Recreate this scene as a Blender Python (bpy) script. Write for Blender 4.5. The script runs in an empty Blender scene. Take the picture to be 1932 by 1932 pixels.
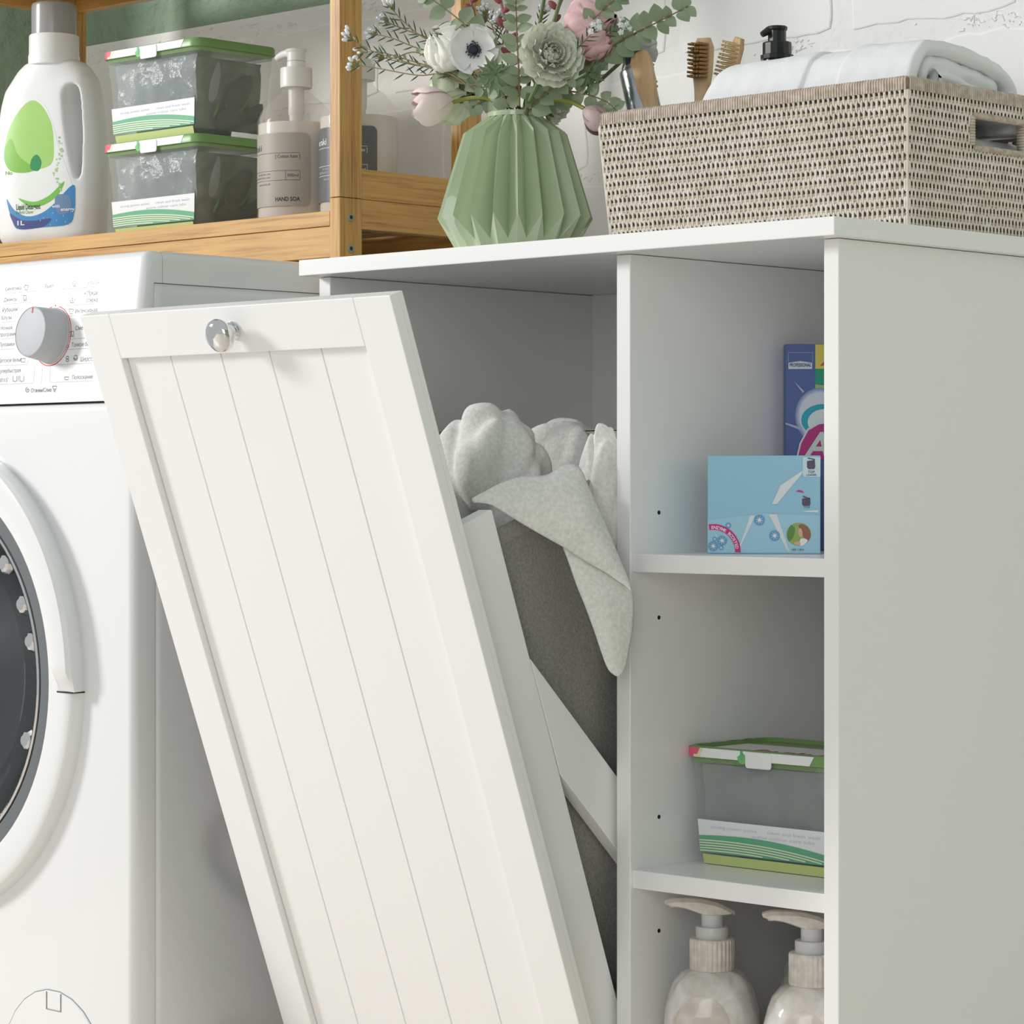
import bpy, bmesh, math, random
from mathutils import Vector, Matrix, noise
random.seed(7)
sc = bpy.context.scene
R = math.radians

# ------------------------------------------------------------------ camera, world, light, exposure
AL = R(44.0045); FPX = 5338.39; HZ = 915.29; CXP = 966.0
CAM = Vector((1.35922, -1.77106, 0.636))
cd = bpy.data.cameras.new('camera'); cam = bpy.data.objects.new('camera', cd); sc.collection.objects.link(cam)
cam.location = CAM; cam.rotation_euler = (R(90), 0, AL)
cd.sensor_width = 36; cd.lens = FPX*36/1932; cd.shift_y = -(966-HZ)/1932; cd.clip_start = .05
sc.camera = cam
world = bpy.data.worlds.new('world'); sc.world = world; world.use_nodes = True
bg = world.node_tree.nodes['Background']; bg.inputs[0].default_value = (.95, .98, 1.0, 1); bg.inputs[1].default_value = .55
ld = bpy.data.lights.new('window_light', 'AREA'); lo = bpy.data.objects.new('window_light', ld); sc.collection.objects.link(lo)
LD = Vector((1.15, 1.0, -.54)).normalized()
lo.location = Vector((-.55, .0, .75)) - LD*3.6
lo.rotation_euler = LD.to_track_quat('-Z', 'Y').to_euler()
ld.shape = 'RECTANGLE'; ld.size = .7; ld.size_y = .7; ld.energy = 86; ld.color = (1.0, .985, .96)
l2 = bpy.data.lights.new('fill_light', 'AREA'); lo2 = bpy.data.objects.new('fill_light', l2); sc.collection.objects.link(lo2)
L2D = Vector((-.66, .74, -.16)).normalized()         # broad fill lamp added behind the camera to brighten the recesses
lo2.location = Vector((-.4, .0, .7)) - L2D*4.2; lo2.rotation_euler = L2D.to_track_quat('-Z', 'Y').to_euler()
l2.shape = 'RECTANGLE'; l2.size = 2.6; l2.size_y = 1.8; l2.energy = 42; l2.color = (.98, .99, 1.0)
sc.view_settings.view_transform = 'Standard'; sc.view_settings.look = 'None'
sc.view_settings.exposure = -0.03; sc.view_settings.gamma = 1.0; sc.view_settings.use_curve_mapping = False

# ------------------------------------------------------------------ helpers
def lin(c):
    return tuple(((v/255)/12.92 if v/255 <= .04045 else ((v/255+.055)/1.055)**2.4) for v in c)
RV = Vector((math.cos(AL), math.sin(AL), 0)); FV = Vector((-math.sin(AL), math.cos(AL), 0))
def ray(px, py): return RV*((px-CXP)/FPX) + FV + Vector((0,0,(HZ-py)/FPX))
def at(px, py, Y=None, X=None, Z=None):      # the point of a plane that is seen at a pixel of the photograph
    v = ray(px, py)
    i, c = (1, Y) if Y is not None else ((0, X) if X is not None else (2, Z))
    return CAM + v*((c-CAM[i])/v[i])
MATS = {}
def mat(name, rgb, rough=.5, metal=0, bump=None, var=None, coat=0, trans=0, ior=1.45, alpha=1, sss=0, emit=None):
    if name in MATS: return MATS[name]
    m = bpy.data.materials.new(name); m.use_nodes = True; MATS[name] = m
    nt = m.node_tree; b = nt.nodes['Principled BSDF']
    c = (*lin(rgb), 1); b.inputs['Base Color'].default_value = c
    b.inputs['Roughness'].default_value = rough; b.inputs['Metallic'].default_value = metal
    b.inputs['IOR'].default_value = ior; b.inputs['Coat Weight'].default_value = coat
    b.inputs['Transmission Weight'].default_value = trans; b.inputs['Alpha'].default_value = alpha
    if sss: b.inputs['Subsurface Weight'].default_value = sss; b.inputs['Subsurface Scale'].default_value = .01
    if bump or var:
        tc = nt.nodes.new('ShaderNodeTexCoord')
    if var:      # (scale, second colour, detail)
        n = nt.nodes.new('ShaderNodeTexNoise'); n.inputs['Scale'].default_value = var[0]
        n.inputs['Detail'].default_value = var[2] if len(var) > 2 else 4
        nt.links.new(tc.outputs['Object'], n.inputs['Vector'])
        r = nt.nodes.new('ShaderNodeValToRGB'); r.color_ramp.elements[0].position = .35; r.color_ramp.elements[1].position = .65
        r.color_ramp.elements[0].color = c; r.color_ramp.elements[1].color = (*lin(var[1]), 1)
        nt.links.new(n.outputs['Fac'], r.inputs['Fac']); nt.links.new(r.outputs['Color'], b.inputs['Base Color'])
    if bump:     # (scale, strength, distance)
        n = nt.nodes.new('ShaderNodeTexNoise'); n.inputs['Scale'].default_value = bump[0]; n.inputs['Detail'].default_value = 5
        nt.links.new(tc.outputs['Object'], n.inputs['Vector'])
        bp = nt.nodes.new('ShaderNodeBump'); bp.inputs['Strength'].default_value = bump[1]
        bp.inputs['Distance'].default_value = bump[2] if len(bump) > 2 else .002
        nt.links.new(n.outputs['Fac'], bp.inputs['Height']); nt.links.new(bp.outputs['Normal'], b.inputs['Normal'])
    return m
def wood(name, axis, c1, c2, c3, k=1.0):
    if name in MATS: return MATS[name]
    m = bpy.data.materials.new(name); m.use_nodes = True; MATS[name] = m
    nt = m.node_tree; b = nt.nodes['Principled BSDF']; b.inputs['Roughness'].default_value = .45
    tc = nt.nodes.new('ShaderNodeTexCoord'); mp = nt.nodes.new('ShaderNodeMapping')
    s = [220*k]*3; s['xyz'.index(axis)] = 7*k; mp.inputs['Scale'].default_value = s
    nt.links.new(tc.outputs['Object'], mp.inputs['Vector'])
    n = nt.nodes.new('ShaderNodeTexNoise'); n.inputs['Scale'].default_value = 1; n.inputs['Detail'].default_value = 6; n.inputs['Roughness'].default_value = .7
    nt.links.new(mp.outputs['Vector'], n.inputs['Vector'])
    r = nt.nodes.new('ShaderNodeValToRGB'); e = r.color_ramp.elements
    e[0].position = .33; e[0].color = (*lin(c3), 1); e[1].position = .5; e[1].color = (*lin(c1), 1)
    x = e.new(.72); x.color = (*lin(c2), 1)
    nt.links.new(n.outputs['Fac'], r.inputs['Fac'])
    n2 = nt.nodes.new('ShaderNodeTexNoise'); n2.inputs['Scale'].default_value = 9; n2.inputs['Detail'].default_value = 2
    nt.links.new(tc.outputs['Object'], n2.inputs['Vector'])
    mx = nt.nodes.new('ShaderNodeMix'); mx.data_type = 'RGBA'; mx.blend_type = 'MULTIPLY'
    mx.inputs['Factor'].default_value = .35
    nt.links.new(r.outputs['Color'], mx.inputs['A']); nt.links.new(n2.outputs['Fac'], mx.inputs['B'])
    hs = nt.nodes.new('ShaderNodeHueSaturation'); hs.inputs['Value'].default_value = 1.18
    nt.links.new(mx.outputs['Result'], hs.inputs['Color'])
    nt.links.new(hs.outputs['Color'], b.inputs['Base Color'])
    return m
OFF = {}
def off(p): return OFF.get(p, Vector()) if p else Vector()
def root(name, label, cat, loc=(0,0,0), group=None, kind=None):
    o = bpy.data.objects.new(name, None); sc.collection.objects.link(o); o.empty_display_size = .02
    o.location = loc; o['label'] = label; o['category'] = cat
    if group: o['group'] = group
    OFF[o] = Vector(loc); return o
def tag(o, label=None, cat=None, group=None, kind=None):
    for k, v in (('label', label), ('category', cat), ('group', group), ('kind', kind)):
        if v: o[k] = v
    return o
def link(name, me, m, parent=None, smooth=False, label=None):
    for mm in (m if isinstance(m, (list, tuple)) else [m]): me.materials.append(mm)
    if smooth:
        for p in me.polygons: p.use_smooth = True
    o = bpy.data.objects.new(name, me); sc.collection.objects.link(o)
    if parent: o.parent = parent; OFF[o] = off(parent)
    if label: o['label'] = label
    return o
def mesh(name, vs, fs, m, parent=None, smooth=False, label=None, sharp=None):
    f = off(parent)                          # vertices are given in world space
    me = bpy.data.meshes.new(name); me.from_pydata([Vector(v)-f for v in vs], [], fs); me.update()
    o = link(name, me, m, parent, smooth, label)
    if sharp and smooth: me.set_sharp_from_angle(angle=R(sharp))
    return o
def from_bm(name, bm, m, parent=None, smooth=False, label=None, sharp=None, fix=False):
    if fix: bmesh.ops.recalc_face_normals(bm, faces=bm.faces)
    f = off(parent)
    if f.length: bmesh.ops.translate(bm, verts=bm.verts, vec=-f)
    me = bpy.data.meshes.new(name); bm.to_mesh(me); bm.free()
    o = link(name, me, m, parent, smooth, label)
    if sharp and smooth: me.set_sharp_from_angle(angle=R(sharp))
    return o
def box_bm(x0,x1,y0,y1,z0,z1,bev=0,seg=2,fn=None):
    bm = bmesh.new(); bmesh.ops.create_cube(bm, size=1)
    for v in bm.verts:
        v.co = Vector((x0+(v.co.x+.5)*(x1-x0), y0+(v.co.y+.5)*(y1-y0), z0+(v.co.z+.5)*(z1-z0)))
    if bev: bmesh.ops.bevel(bm, geom=list(bm.edges), offset=bev, segments=seg, profile=.5, affect='EDGES')
    if fn:
        for v in bm.verts: v.co = Vector(fn(*v.co))
        bmesh.ops.recalc_face_normals(bm, faces=bm.faces)
    return bm
def box(name,x0,x1,y0,y1,z0,z1,m,parent=None,bev=.0008,seg=2,fn=None,label=None,smooth=False):
    return from_bm(name, box_bm(x0,x1,y0,y1,z0,z1,bev,seg,fn), m, parent, smooth, label, 40)
def grid(name, rows, m, parent=None, closed=False, smooth=True, cap0=False, cap1=False, label=None, sharp=None, solid=0):
    n = len(rows[0]); vs = [v for r in rows for v in r]; fs = []
    for i in range(len(rows)-1):
        for j in range(n if closed else n-1):
            k = (j+1) % n; fs.append((i*n+j, i*n+k, (i+1)*n+k, (i+1)*n+j))
    if cap0: fs.append(tuple(range(n-1,-1,-1)))
    if cap1: b = (len(rows)-1)*n; fs.append(tuple(range(b, b+n)))
    o = mesh(name, vs, fs, m, parent, smooth, label, sharp)
    if solid:
        md = o.modifiers.new('thick', 'SOLIDIFY'); md.thickness = solid; md.offset = 0
    return o
def lathe(name, prof, c, m, parent=None, seg=40, axis='z', smooth=True, sharp=35, label=None, cap=True, fn=None, sx=1, sy=1):
    rows = []
    for r, h in prof:
        row = []
        for i in range(seg):
            a = 2*math.pi*i/seg; x, y = r*math.cos(a)*sx, r*math.sin(a)*sy
            p = Vector((x,y,h)) if axis == 'z' else (Vector((x,-h,y)) if axis == 'y' else Vector((h,x,y)))
            p = p + Vector(c)
            row.append(fn(p) if fn else p)
        rows.append(row)
    return grid(name, rows, m, parent, True, smooth, cap and prof[0][0] > 0, cap and prof[-1][0] > 0, label, sharp)
def spline(pts, n=8):
    pts = [Vector(p) for p in pts]; out = []
    for i in range(len(pts)-1):
        p0, p1, p2, p3 = pts[max(i-1,0)], pts[i], pts[i+1], pts[min(i+2,len(pts)-1)]
        for k in range(n):
            t = k/n
            out.append(.5*((2*p1)+(p2-p0)*t+(2*p0-5*p1+4*p2-p3)*t*t+(3*p1-p0-3*p2+p3)*t**3))
    return out+[pts[-1]]
def tube_bm(bm, pts, r, seg=6, caps=True):
    pts = [Vector(p) for p in pts]; n = len(pts); up = Vector((.13,.21,.97)); rings = []
    for i, p in enumerate(pts):
        d = (pts[min(i+1,n-1)]-pts[max(i-1,0)]).normalized()
        a = d.cross(up)
        if a.length < 1e-3: a = d.cross(Vector((1,0,0)))
        a.normalize(); b = d.cross(a); up = a.cross(d)
        rr = r(i/(n-1)) if callable(r) else r
        rings.append([bm.verts.new(p+(a*math.cos(2*math.pi*k/seg)+b*math.sin(2*math.pi*k/seg))*rr) for k in range(seg)])
    for i in range(n-1):
        for k in range(seg):
            bm.faces.new((rings[i][k], rings[i][(k+1)%seg], rings[i+1][(k+1)%seg], rings[i+1][k]))
    if caps: bm.faces.new(rings[0][::-1]); bm.faces.new(rings[-1])
def tube(name, pts, r, m, parent=None, seg=8, label=None, smooth=True):
    bm = bmesh.new(); tube_bm(bm, pts, r, seg); return from_bm(name, bm, m, parent, smooth, label, 50, True)
def curve_mesh(loops, extrude, bevel, res=4, offset=None, bez=False):
    cu = bpy.data.curves.new('c', 'CURVE'); cu.dimensions = '2D'; cu.fill_mode = 'BOTH'
    cu.extrude = extrude; cu.bevel_depth = bevel; cu.bevel_resolution = res
    cu.offset = -bevel if offset is None else offset
    for lp in loops:
        s = cu.splines.new('POLY'); s.points.add(len(lp)-1)
        for p, q in zip(s.points, lp): p.co = (q[0], q[1], 0, 1)
        s.use_cyclic_u = True
    o = bpy.data.objects.new('c', cu); me = bpy.data.meshes.new_from_object(o)
    bpy.data.objects.remove(o); bpy.data.curves.remove(cu)
    return me
def plate(name, loops, extrude, bevel, fn, m, parent=None, res=3, smooth=True, label=None, sharp=40, offset=None):
    me = curve_mesh(loops, extrude, bevel, res, offset); f = off(parent)
    for v in me.vertices: v.co = Vector(fn(v.co.x, v.co.y, v.co.z)) - f
    me.name = name; bm = bmesh.new(); bm.from_mesh(me); bmesh.ops.remove_doubles(bm, verts=bm.verts, dist=1e-6)
    bmesh.ops.recalc_face_normals(bm, faces=bm.faces); bm.to_mesh(me); bm.free()
    o = link(name, me, m, parent, smooth, label)
    if smooth: me.set_sharp_from_angle(angle=R(sharp))
    return o
FONTC = {}
def line_geo(pts, w):
    vs, fs = [], []
    pts = [Vector((p[0],p[1],0)) for p in pts]; n = len(pts)
    for i, p in enumerate(pts):
        d = (pts[min(i+1,n-1)]-pts[max(i-1,0)]); d = d.normalized() if d.length else Vector((1,0,0))
        q = Vector((-d.y, d.x, 0))*(w/2); vs += [p+q, p-q]
    for i in range(n-1): fs.append((2*i, 2*i+1, 2*i+3, 2*i+2))
    return vs, fs
def stroke(pl, w=.086):
    v, f = line_geo(pl, w); return [(q.x, q.y) for q in v], f
def arc_pts(cx, cy, rx, ry, a0, a1, n=14): return [(cx+rx*math.cos(R(a0+(a1-a0)*i/n)), cy+ry*math.sin(R(a0+(a1-a0)*i/n))) for i in range(n+1)]
CYR = {'н': ([[(.119,0),(.119,.542)],[(.465,0),(.465,.542)],[(.119,.279),(.465,.279)]], .584),
       'ь': ([[(.119,0),(.119,.542)],[(.119,.300)]+arc_pts(.30,.170,.13,.130,90,-90)+[(.119,.040)]], .500),
       'ы': ([[(.119,0),(.119,.542)],[(.119,.300)]+arc_pts(.27,.170,.12,.130,90,-90)+[(.119,.040)],[(.560,0),(.560,.542)]], .690),
       'я': ([[(.405,0),(.405,.542)],[(.405,.500)]+arc_pts(.235,.375,.125,.125,90,270)+[(.405,.250)],[(.255,.250),(.090,0)]], .520),
       'е': ([[(.085,.285),(.480,.285)]+arc_pts(.285,.271,.200,.235,4,315,22)], .565)}
CYR['ё'] = (CYR['е'][0]+[[(.16,.66),(.23,.66)],[(.34,.66),(.41,.66)]], .565)
ADV = {}
def glyph(ch):
    if ch in CYR:
        V, F = [], []
        for pl in CYR[ch][0]:
            v, f = stroke(pl); b = len(V); V += v; F += [tuple(i+b for i in t) for t in f]
        return V, F, CYR[ch][1]
    if ch not in ADV:
        bar = min(v[0] for v in text_geo('|')[0])
        vs, fs = text_geo(ch+'|'); m = max(v[0] for v in vs); w0 = max(v[0] for v in text_geo('|')[0])-bar
        ADV[ch] = (m-w0-bar) if ch != ' ' else .26
    vs, fs = text_geo(ch) if ch != ' ' else ([], [])
    return vs, fs, ADV[ch]
def text_any(s, bold=False, shear=0):
    if not any(c in CYR for c in s): return text_geo(s, bold, shear)
    V, F, x = [], [], 0
    for ch in s:
        v, f, a = glyph(ch); b = len(V); V += [(p[0]+x, p[1]) for p in v]; F += [tuple(i+b for i in t) for t in f]; x += a
    return V, F
def text_geo(s, bold=False, shear=0, spacing=1.0):
    cu = bpy.data.curves.new('t', 'FONT'); cu.body = s; cu.size = 1; cu.resolution_u = 3; cu.shear = shear
    cu.space_character = spacing
    if bold: cu.offset = .018
    o = bpy.data.objects.new('t', cu); me = bpy.data.meshes.new_from_object(o)
    vs = [(v.co.x, v.co.y) for v in me.vertices]; fs = [tuple(p.vertices) for p in me.polygons]
    bpy.data.objects.remove(o); bpy.data.curves.remove(cu); bpy.data.meshes.remove(me)
    return vs, fs
CAPH = .715
def text(name, s, w, h, fn, m, parent, bold=False, align='l', shear=0, sub=0):
    """lettering w wide (None = natural) with capitals h high; fn maps flat print coordinates onto the surface"""
    vs, fs = text_any(s, bold, shear)
    if not vs: return
    x0 = min(v[0] for v in vs); x1 = max(v[0] for v in vs); sy = h/CAPH; sx = w/(x1-x0) if w else sy
    o = 0 if align == 'l' else (-(x1-x0)*sx if align == 'r' else -(x1-x0)*sx/2)
    return mesh(name, [fn((v[0]-x0)*sx+o, v[1]*sy) for v in vs], fs, m, parent)
def lines(name, pls, w, fn, m, parent):
    V, F = [], []
    for pl in pls:
        v, f = line_geo(pl, w); b = len(V); V += [fn(q.x, q.y) for q in v]; F += [tuple(i+b for i in t) for t in f]
    return mesh(name, V, F, m, parent)
def poly(name, pts, fn, m, parent, label=None):
    """a flat printed shape, cut into small triangles so that it can follow a curved surface"""
    bm = bmesh.new(); f = bm.faces.new([bm.verts.new((p[0],p[1],0)) for p in pts])
    bmesh.ops.triangulate(bm, faces=[f])
    vs = [fn(v.co.x, v.co.y) for v in bm.verts]; bm.verts.index_update()
    fs = [tuple(v.index for v in t.verts) for t in bm.faces]; bm.free()
    return mesh(name, vs, fs, m, parent, label=label)
def patch(name, x0,x1,y0,y1, fn, m, parent, nx=12, ny=6, inside=None):
    vs = [fn(x0+(x1-x0)*i/nx, y0+(y1-y0)*j/ny) for j in range(ny+1) for i in range(nx+1)]
    fs = [(j*(nx+1)+i, j*(nx+1)+i+1, (j+1)*(nx+1)+i+1, (j+1)*(nx+1)+i) for j in range(ny) for i in range(nx)]
    return mesh(name, vs, fs, m, parent, True)
def circle(cx, cy, r, n=24, a0=0, a1=360, ry=None):
    full = abs(a1-a0) >= 360
    return [(cx+r*math.cos(R(a0+(a1-a0)*i/(n if full else n-1))), cy+(ry or r)*math.sin(R(a0+(a1-a0)*i/(n if full else n-1)))) for i in range(n)]
def rrect(x0,x1,y0,y1,r,n=5):
    return circle(x1-r,y1-r,r,n,0,90)+circle(x0+r,y1-r,r,n,90,180)+circle(x0+r,y0+r,r,n,180,270)+circle(x1-r,y0+r,r,n,270,360)
def copy_tree(o, parent=None):
    c = o.copy(); sc.collection.objects.link(c); c.parent = parent
    for ch in list(o.children): copy_tree(ch, c)
    return c

# ------------------------------------------------------------------ shared materials
WHITE = mat('white_lacquer', (247,247,246), .32, coat=.1)
BLACK = mat('black_gap_shade', (18,18,18), .6)  # black standing in for the shade inside gaps and pin holes
CHROME = mat('chrome', (225,225,225), .07, 1)
STEEL = mat('brushed_steel', (150,153,155), .28, 1)
PLAST = mat('white_plastic', (238,239,238), .28)
BAMX = wood('bamboo_along_x', 'x', (203,155,84), (215,170,100), (165,116,60))
BAMY = wood('bamboo_along_y', 'y', (203,155,84), (215,170,100), (165,116,60))
BAMZ = wood('bamboo_along_z', 'z', (203,155,84), (215,170,100), (158,108,54))
PRINT_G = mat('print_grey', (95,97,99), .6); PRINT_K = mat('print_black', (28,28,30), .6)
PRINT_L = mat('print_light_grey', (196,198,200), .6); PRINT_W = mat('print_white', (240,240,240), .6)
# ------------------------------------------------------------------ the room
WY = .41
FLOOR = wood('oak_floor', 'y', (236,225,213), (241,231,221), (222,208,195), .3)
fl = box('floor', -1.7,2.6,-3.2,.5,-.06,0, FLOOR, bev=0); tag(fl, kind='structure')
GREEN = mat('green_plaster', (146,166,144), .85, bump=(55,.75,.012))
MORTAR = mat('white_painted_mortar', (242,242,240), .75, bump=(90,.35,.004))
BRICKM = mat('white_painted_brick', (244,244,242), .7, bump=(60,.12,.003))
wu = box('wall_back', -1.7,2.6,WY+.004,WY+.12,1.186,2.5, GREEN, bev=0); tag(wu, kind='structure')
wl = box('wall_lower', -1.7,2.6,WY,WY+.12,0,1.186, MORTAR, bev=0); tag(wl, kind='structure')
wl2 = box('wall_left', -1.68,-1.56,.12,WY,0,2.5, GREEN, bev=0); tag(wl2, kind='structure')
wr = box('tint_wall_right', 2.5,2.6,-3.2,WY,0,2.5, GREEN, bev=0); tag(wr, kind='structure')  # unseen wall added to tint and dim the sides facing right
def brick(x0, x1, z0, z1, k):
    rnd = random.Random(k); out = []
    def edge(a, b, n):
        for i in range(n):
            t = i/n; p = Vector(a).lerp(Vector(b), t)
            q = Vector((p.x*38+k, p.y*38, k*3.1)); j = .0042 if 0 < i else .001
            out.append((p.x+noise.noise(q)*j, p.y+noise.noise(q+Vector((9,4,2)))*j))
    c = .004
    edge((x0+c,z0),(x1-c,z0),14); edge((x1,z0+c),(x1,z1-c),7); edge((x1-c,z1),(x0+c,z1),14); edge((x0,z1-c),(x0,z0+c),7)
    n = len(out); cx = (x0+x1)/2; cz = (z0+z1)/2
    h = .0011+rnd.random()*.0006
    vs = [(x, WY+.0006, z) for x, z in out] + [(x, WY-h+.0005, z) for x, z in out]
    vs += [(x+(.0012 if x < cx else -.0012), WY-h, z+(.0012 if z < cz else -.0012)) for x, z in out]
    fs = [(i,(i+1)%n,n+(i+1)%n,n+i) for i in range(n)] + [(n+i,n+(i+1)%n,2*n+(i+1)%n,2*n+i) for i in range(n)] + [tuple(range(2*n,3*n))]
    mesh('brick', vs, fs, BRICKM, wl)
k = 0
for row, z0 in enumerate((1.0735, .9655, .8575)):
    z1 = z0+.088
    o = -.507 + (.106 if row % 2 else 0)
    for i in range(-5, 4):
        x0 = o+i*.212
        if x0+.187 < -1.56: continue
        k += 1; brick(max(x0,-1.555), x0+.187, z0, z1, k)
# crumbs of paint along the joints, uncountable little ridges
bm = bmesh.new(); rnd = random.Random(3)
def crumb(x, z, w):
    n = rnd.randint(2,5); pts = []; a = rnd.uniform(-.5,.5)
    for i in range(n):
        pts.append((x+i*w*math.cos(a), WY-.0004, z+i*w*.6*math.sin(a))); a += rnd.uniform(-1.6,1.6)
    if len(pts) > 1: tube_bm(bm, pts, rnd.uniform(.0003,.0007), 4)
for z in (1.0645, .9565, 1.172, .868):
    for i in range(420):
        x = rnd.uniform(-1.5, .3)
        if noise.noise(Vector((x*9, z*40, 1))) > -.05: crumb(x, z+rnd.uniform(-.007,.007), rnd.uniform(.0012,.003))
for i in range(70): crumb(rnd.uniform(-1.5,.3), rnd.uniform(.88,1.18), rnd.uniform(.001,.002))
pc = from_bm('paint_ridges', bm, MORTAR, wl); pc['kind'] = 'stuff'

# ------------------------------------------------------------------ laundry cabinet
ZT = .8471; ZB = ZT-.015
cab = root('laundry_cabinet', 'white laundry cabinet with open shelves and a tilted-out hamper door', 'cabinet', (-.315,.2,0))
box('top_panel', -.6297,0,0,.405,ZB,ZT, WHITE, cab)
box('side_panel', -.0271,-.0121,.0215,.40,.0,ZB-.0004, WHITE, cab)
box('side_panel', -.6271,-.6115,.0235,.40,.0,ZB-.0004, WHITE, cab)
dv = box('divider', -.2496,-.2341,.0227,.388,.03,ZB-.0004, WHITE, cab)
box('back_panel', -.6115,-.0271,.388,.398,.03,ZB, WHITE, cab)
box('bottom_panel', -.6115,-.0271,.03,.388,.03,.045, WHITE, cab)
for z0, z1 in ((.5623,.5775),(.2942,.3097)):
    box('shelf', -.2341,-.0271,.0259,.386,z0,z1, WHITE, cab)
for z in (.6125,.5226,.3519,.2543):
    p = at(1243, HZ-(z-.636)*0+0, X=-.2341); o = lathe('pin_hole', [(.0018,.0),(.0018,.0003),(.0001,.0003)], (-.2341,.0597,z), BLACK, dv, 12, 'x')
# tilted hamper door: X, t = distance down from its top edge, d = depth behind its front
S20, C20 = math.sin(R(20)), math.cos(R(20)); D0 = Vector((0,-.25583,.7835))
def dm(x, t, d): return Vector((x, D0.y + t*S20 + d*C20, D0.z - t*C20 + d*S20))
DX0, DX1, DL = -.6297, -.2364, .765
def dbox(name, x0,x1,t0,t1,d0,d1, parent, bev=.0007, m=WHITE): return box(name, x0,x1,t0,t1,d0,d1, m, parent, bev, 2, dm)
door = dbox('hamper_door', DX0+.0005,DX1-.0005,.0005,DL-.0005,.0098,.015, cab)
for a, b in ((DX0,-.5888),(-.2786,DX1)): dbox('stile', a,b,0,DL,0,.0097, door)
for a, b in ((0,.0403),(DL-.0403,DL)): dbox('rail', -.5883,-.2791,a,b,0,.0097, door)
gx = [-.5886,-.5298,-.4637,-.4022,-.3384,-.2788]
for a, b in zip(gx, gx[1:]): dbox('plank', a+.0006,b-.0006,.0405,DL-.0405,.0065,.0097, door, .0004)
dbox('groove_backing', -.588,-.279,.041,DL-.041,.0088,.00975, door, 0)
# chrome knob
kx, kt = -.4305, .0205
def kfn(p): return dm(kx+p.x, kt+p.y, -p.z)
kn = lathe('knob', [(.0078,0),(.0080,.0012),(.0074,.0022),(.0056,.0030),(.0050,.0060),(.0062,.0085),(.0108,.0105),(.0138,.0135),(.0146,.0165),(.0138,.0195),(.0112,.0220),(.0065,.0236),(.0001,.0242)], (0,0,0), CHROME, door, 40, 'z', fn=kfn)
# hamper frame board and slanted brace behind the door
hb = dbox('hamper_board', -.2695,-.2545,.2025,DL-.02,.0151,.0668, cab, .0008)
cY, cz = at(999.9,1242.5, X=-.2545), at(1057,1461.5, X=-.2545)
d45 = Vector((0, math.sin(R(45.5)), -math.cos(R(45.5))))
c2, g2 = cY + d45*.36, cz + d45*.30
vs = []
for x in (-.2545, -.2695):
    for p in (cY, c2, g2, cz): vs.append((x, p.y+.0006, p.z))
bmv = bmesh.new(); bv = [bmv.verts.new(v) for v in vs]
for f in ((0,1,2,3),(7,6,5,4),(0,4,5,1),(1,5,6,2),(2,6,7,3),(3,7,4,0)): bmv.faces.new([bv[i] for i in f])
bmesh.ops.bevel(bmv, geom=list(bmv.edges), offset=.0008, segments=2, profile=.5, affect='EDGES')
from_bm('hamper_brace', bmv, WHITE, cab, False, None, None, True)
# ------------------------------------------------------------------ washing machine
MW = mat('washer_white_enamel', (236,237,237), .25, coat=.2)
wm = root('washing_machine', 'white front-loading washing machine beside the cabinet', 'washing machine', (-1.02,.12,0))
XR, XL, YF, YB = -.72, -1.32, -.1257, .395
def panel_with_hole():
    p = from_bm('p', box_bm(XL,XR,YF,-.0925,.02,.7139,.0078,5), MW, None, True)
    c = lathe('c', [(.2,-.05),(.2,.05)], (-1.028,YF,.447), MW, None, 96, 'y')
    md = p.modifiers.new('b','BOOLEAN'); md.object = c; md.operation = 'DIFFERENCE'; md.solver = 'EXACT'
    me = bpy.data.meshes.new_from_object(p.evaluated_get(bpy.context.evaluated_depsgraph_get()))
    bpy.data.objects.remove(p); bpy.data.objects.remove(c)
    for v in me.vertices: v.co -= off(wm)
    me.materials.clear(); me.name = 'front_panel'; link('front_panel', me, MW, wm, True); me.set_sharp_from_angle(angle=R(40))
panel_with_hole()
SEAM = mat('seam_grey', (150,150,147), .6)
box('side_seam', XR-.004,XR-.0016,-.104,-.094,.021,.824, SEAM, wm, 0)
box('lid_seam', XL+.003,XR-.0022,-.101,YB-.004,.819,.83, SEAM, wm, 0)
box('panel_gap', XL+.003,XR-.003,YF+.0055,-.101,.7120,.7185, BLACK, wm, 0)  # black strip painting the dark of the open joint
# side panel with two shallow pressed hollows
def sidepanel():
    ny, nz = 56, 92; rows = []
    y0, y1, z0, z1 = -.0995, YB, .02, .8247
    def hollow(y, z):
        d = 0
        for cy, cz_, ry, rz in ((.075,.262,.105,.052),(.085,.062,.115,.048)):
            t = (y-cy); zc = cz_ - t*.30 - (.02 if t > .03 else 0)*0
            e = math.sqrt((t/ry)**2+((z-zc)/rz)**2)
            d = max(d, .007*max(0, min(1, (1.12-e)/.30)))
        return d
    for i in range(nz+1):
        z = z0+(z1-z0)*i/nz
        rows.append([(XR-.0006-hollow(y0+(y1-y0)*j/ny, z), y0+(y1-y0)*j/ny, z) for j in range(ny+1)])
    g = grid('side_panel', rows, MW, wm); md = g.modifiers.new('t','SOLIDIFY'); md.thickness = .002; md.offset = -1
sidepanel()
box('side_panel', XL,XL+.003,-.0995,YB,.02,.8247, MW, wm)
box('back_sheet', XL,XR-.001,YB-.003,YB,.02,.8247, MW, wm)
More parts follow.
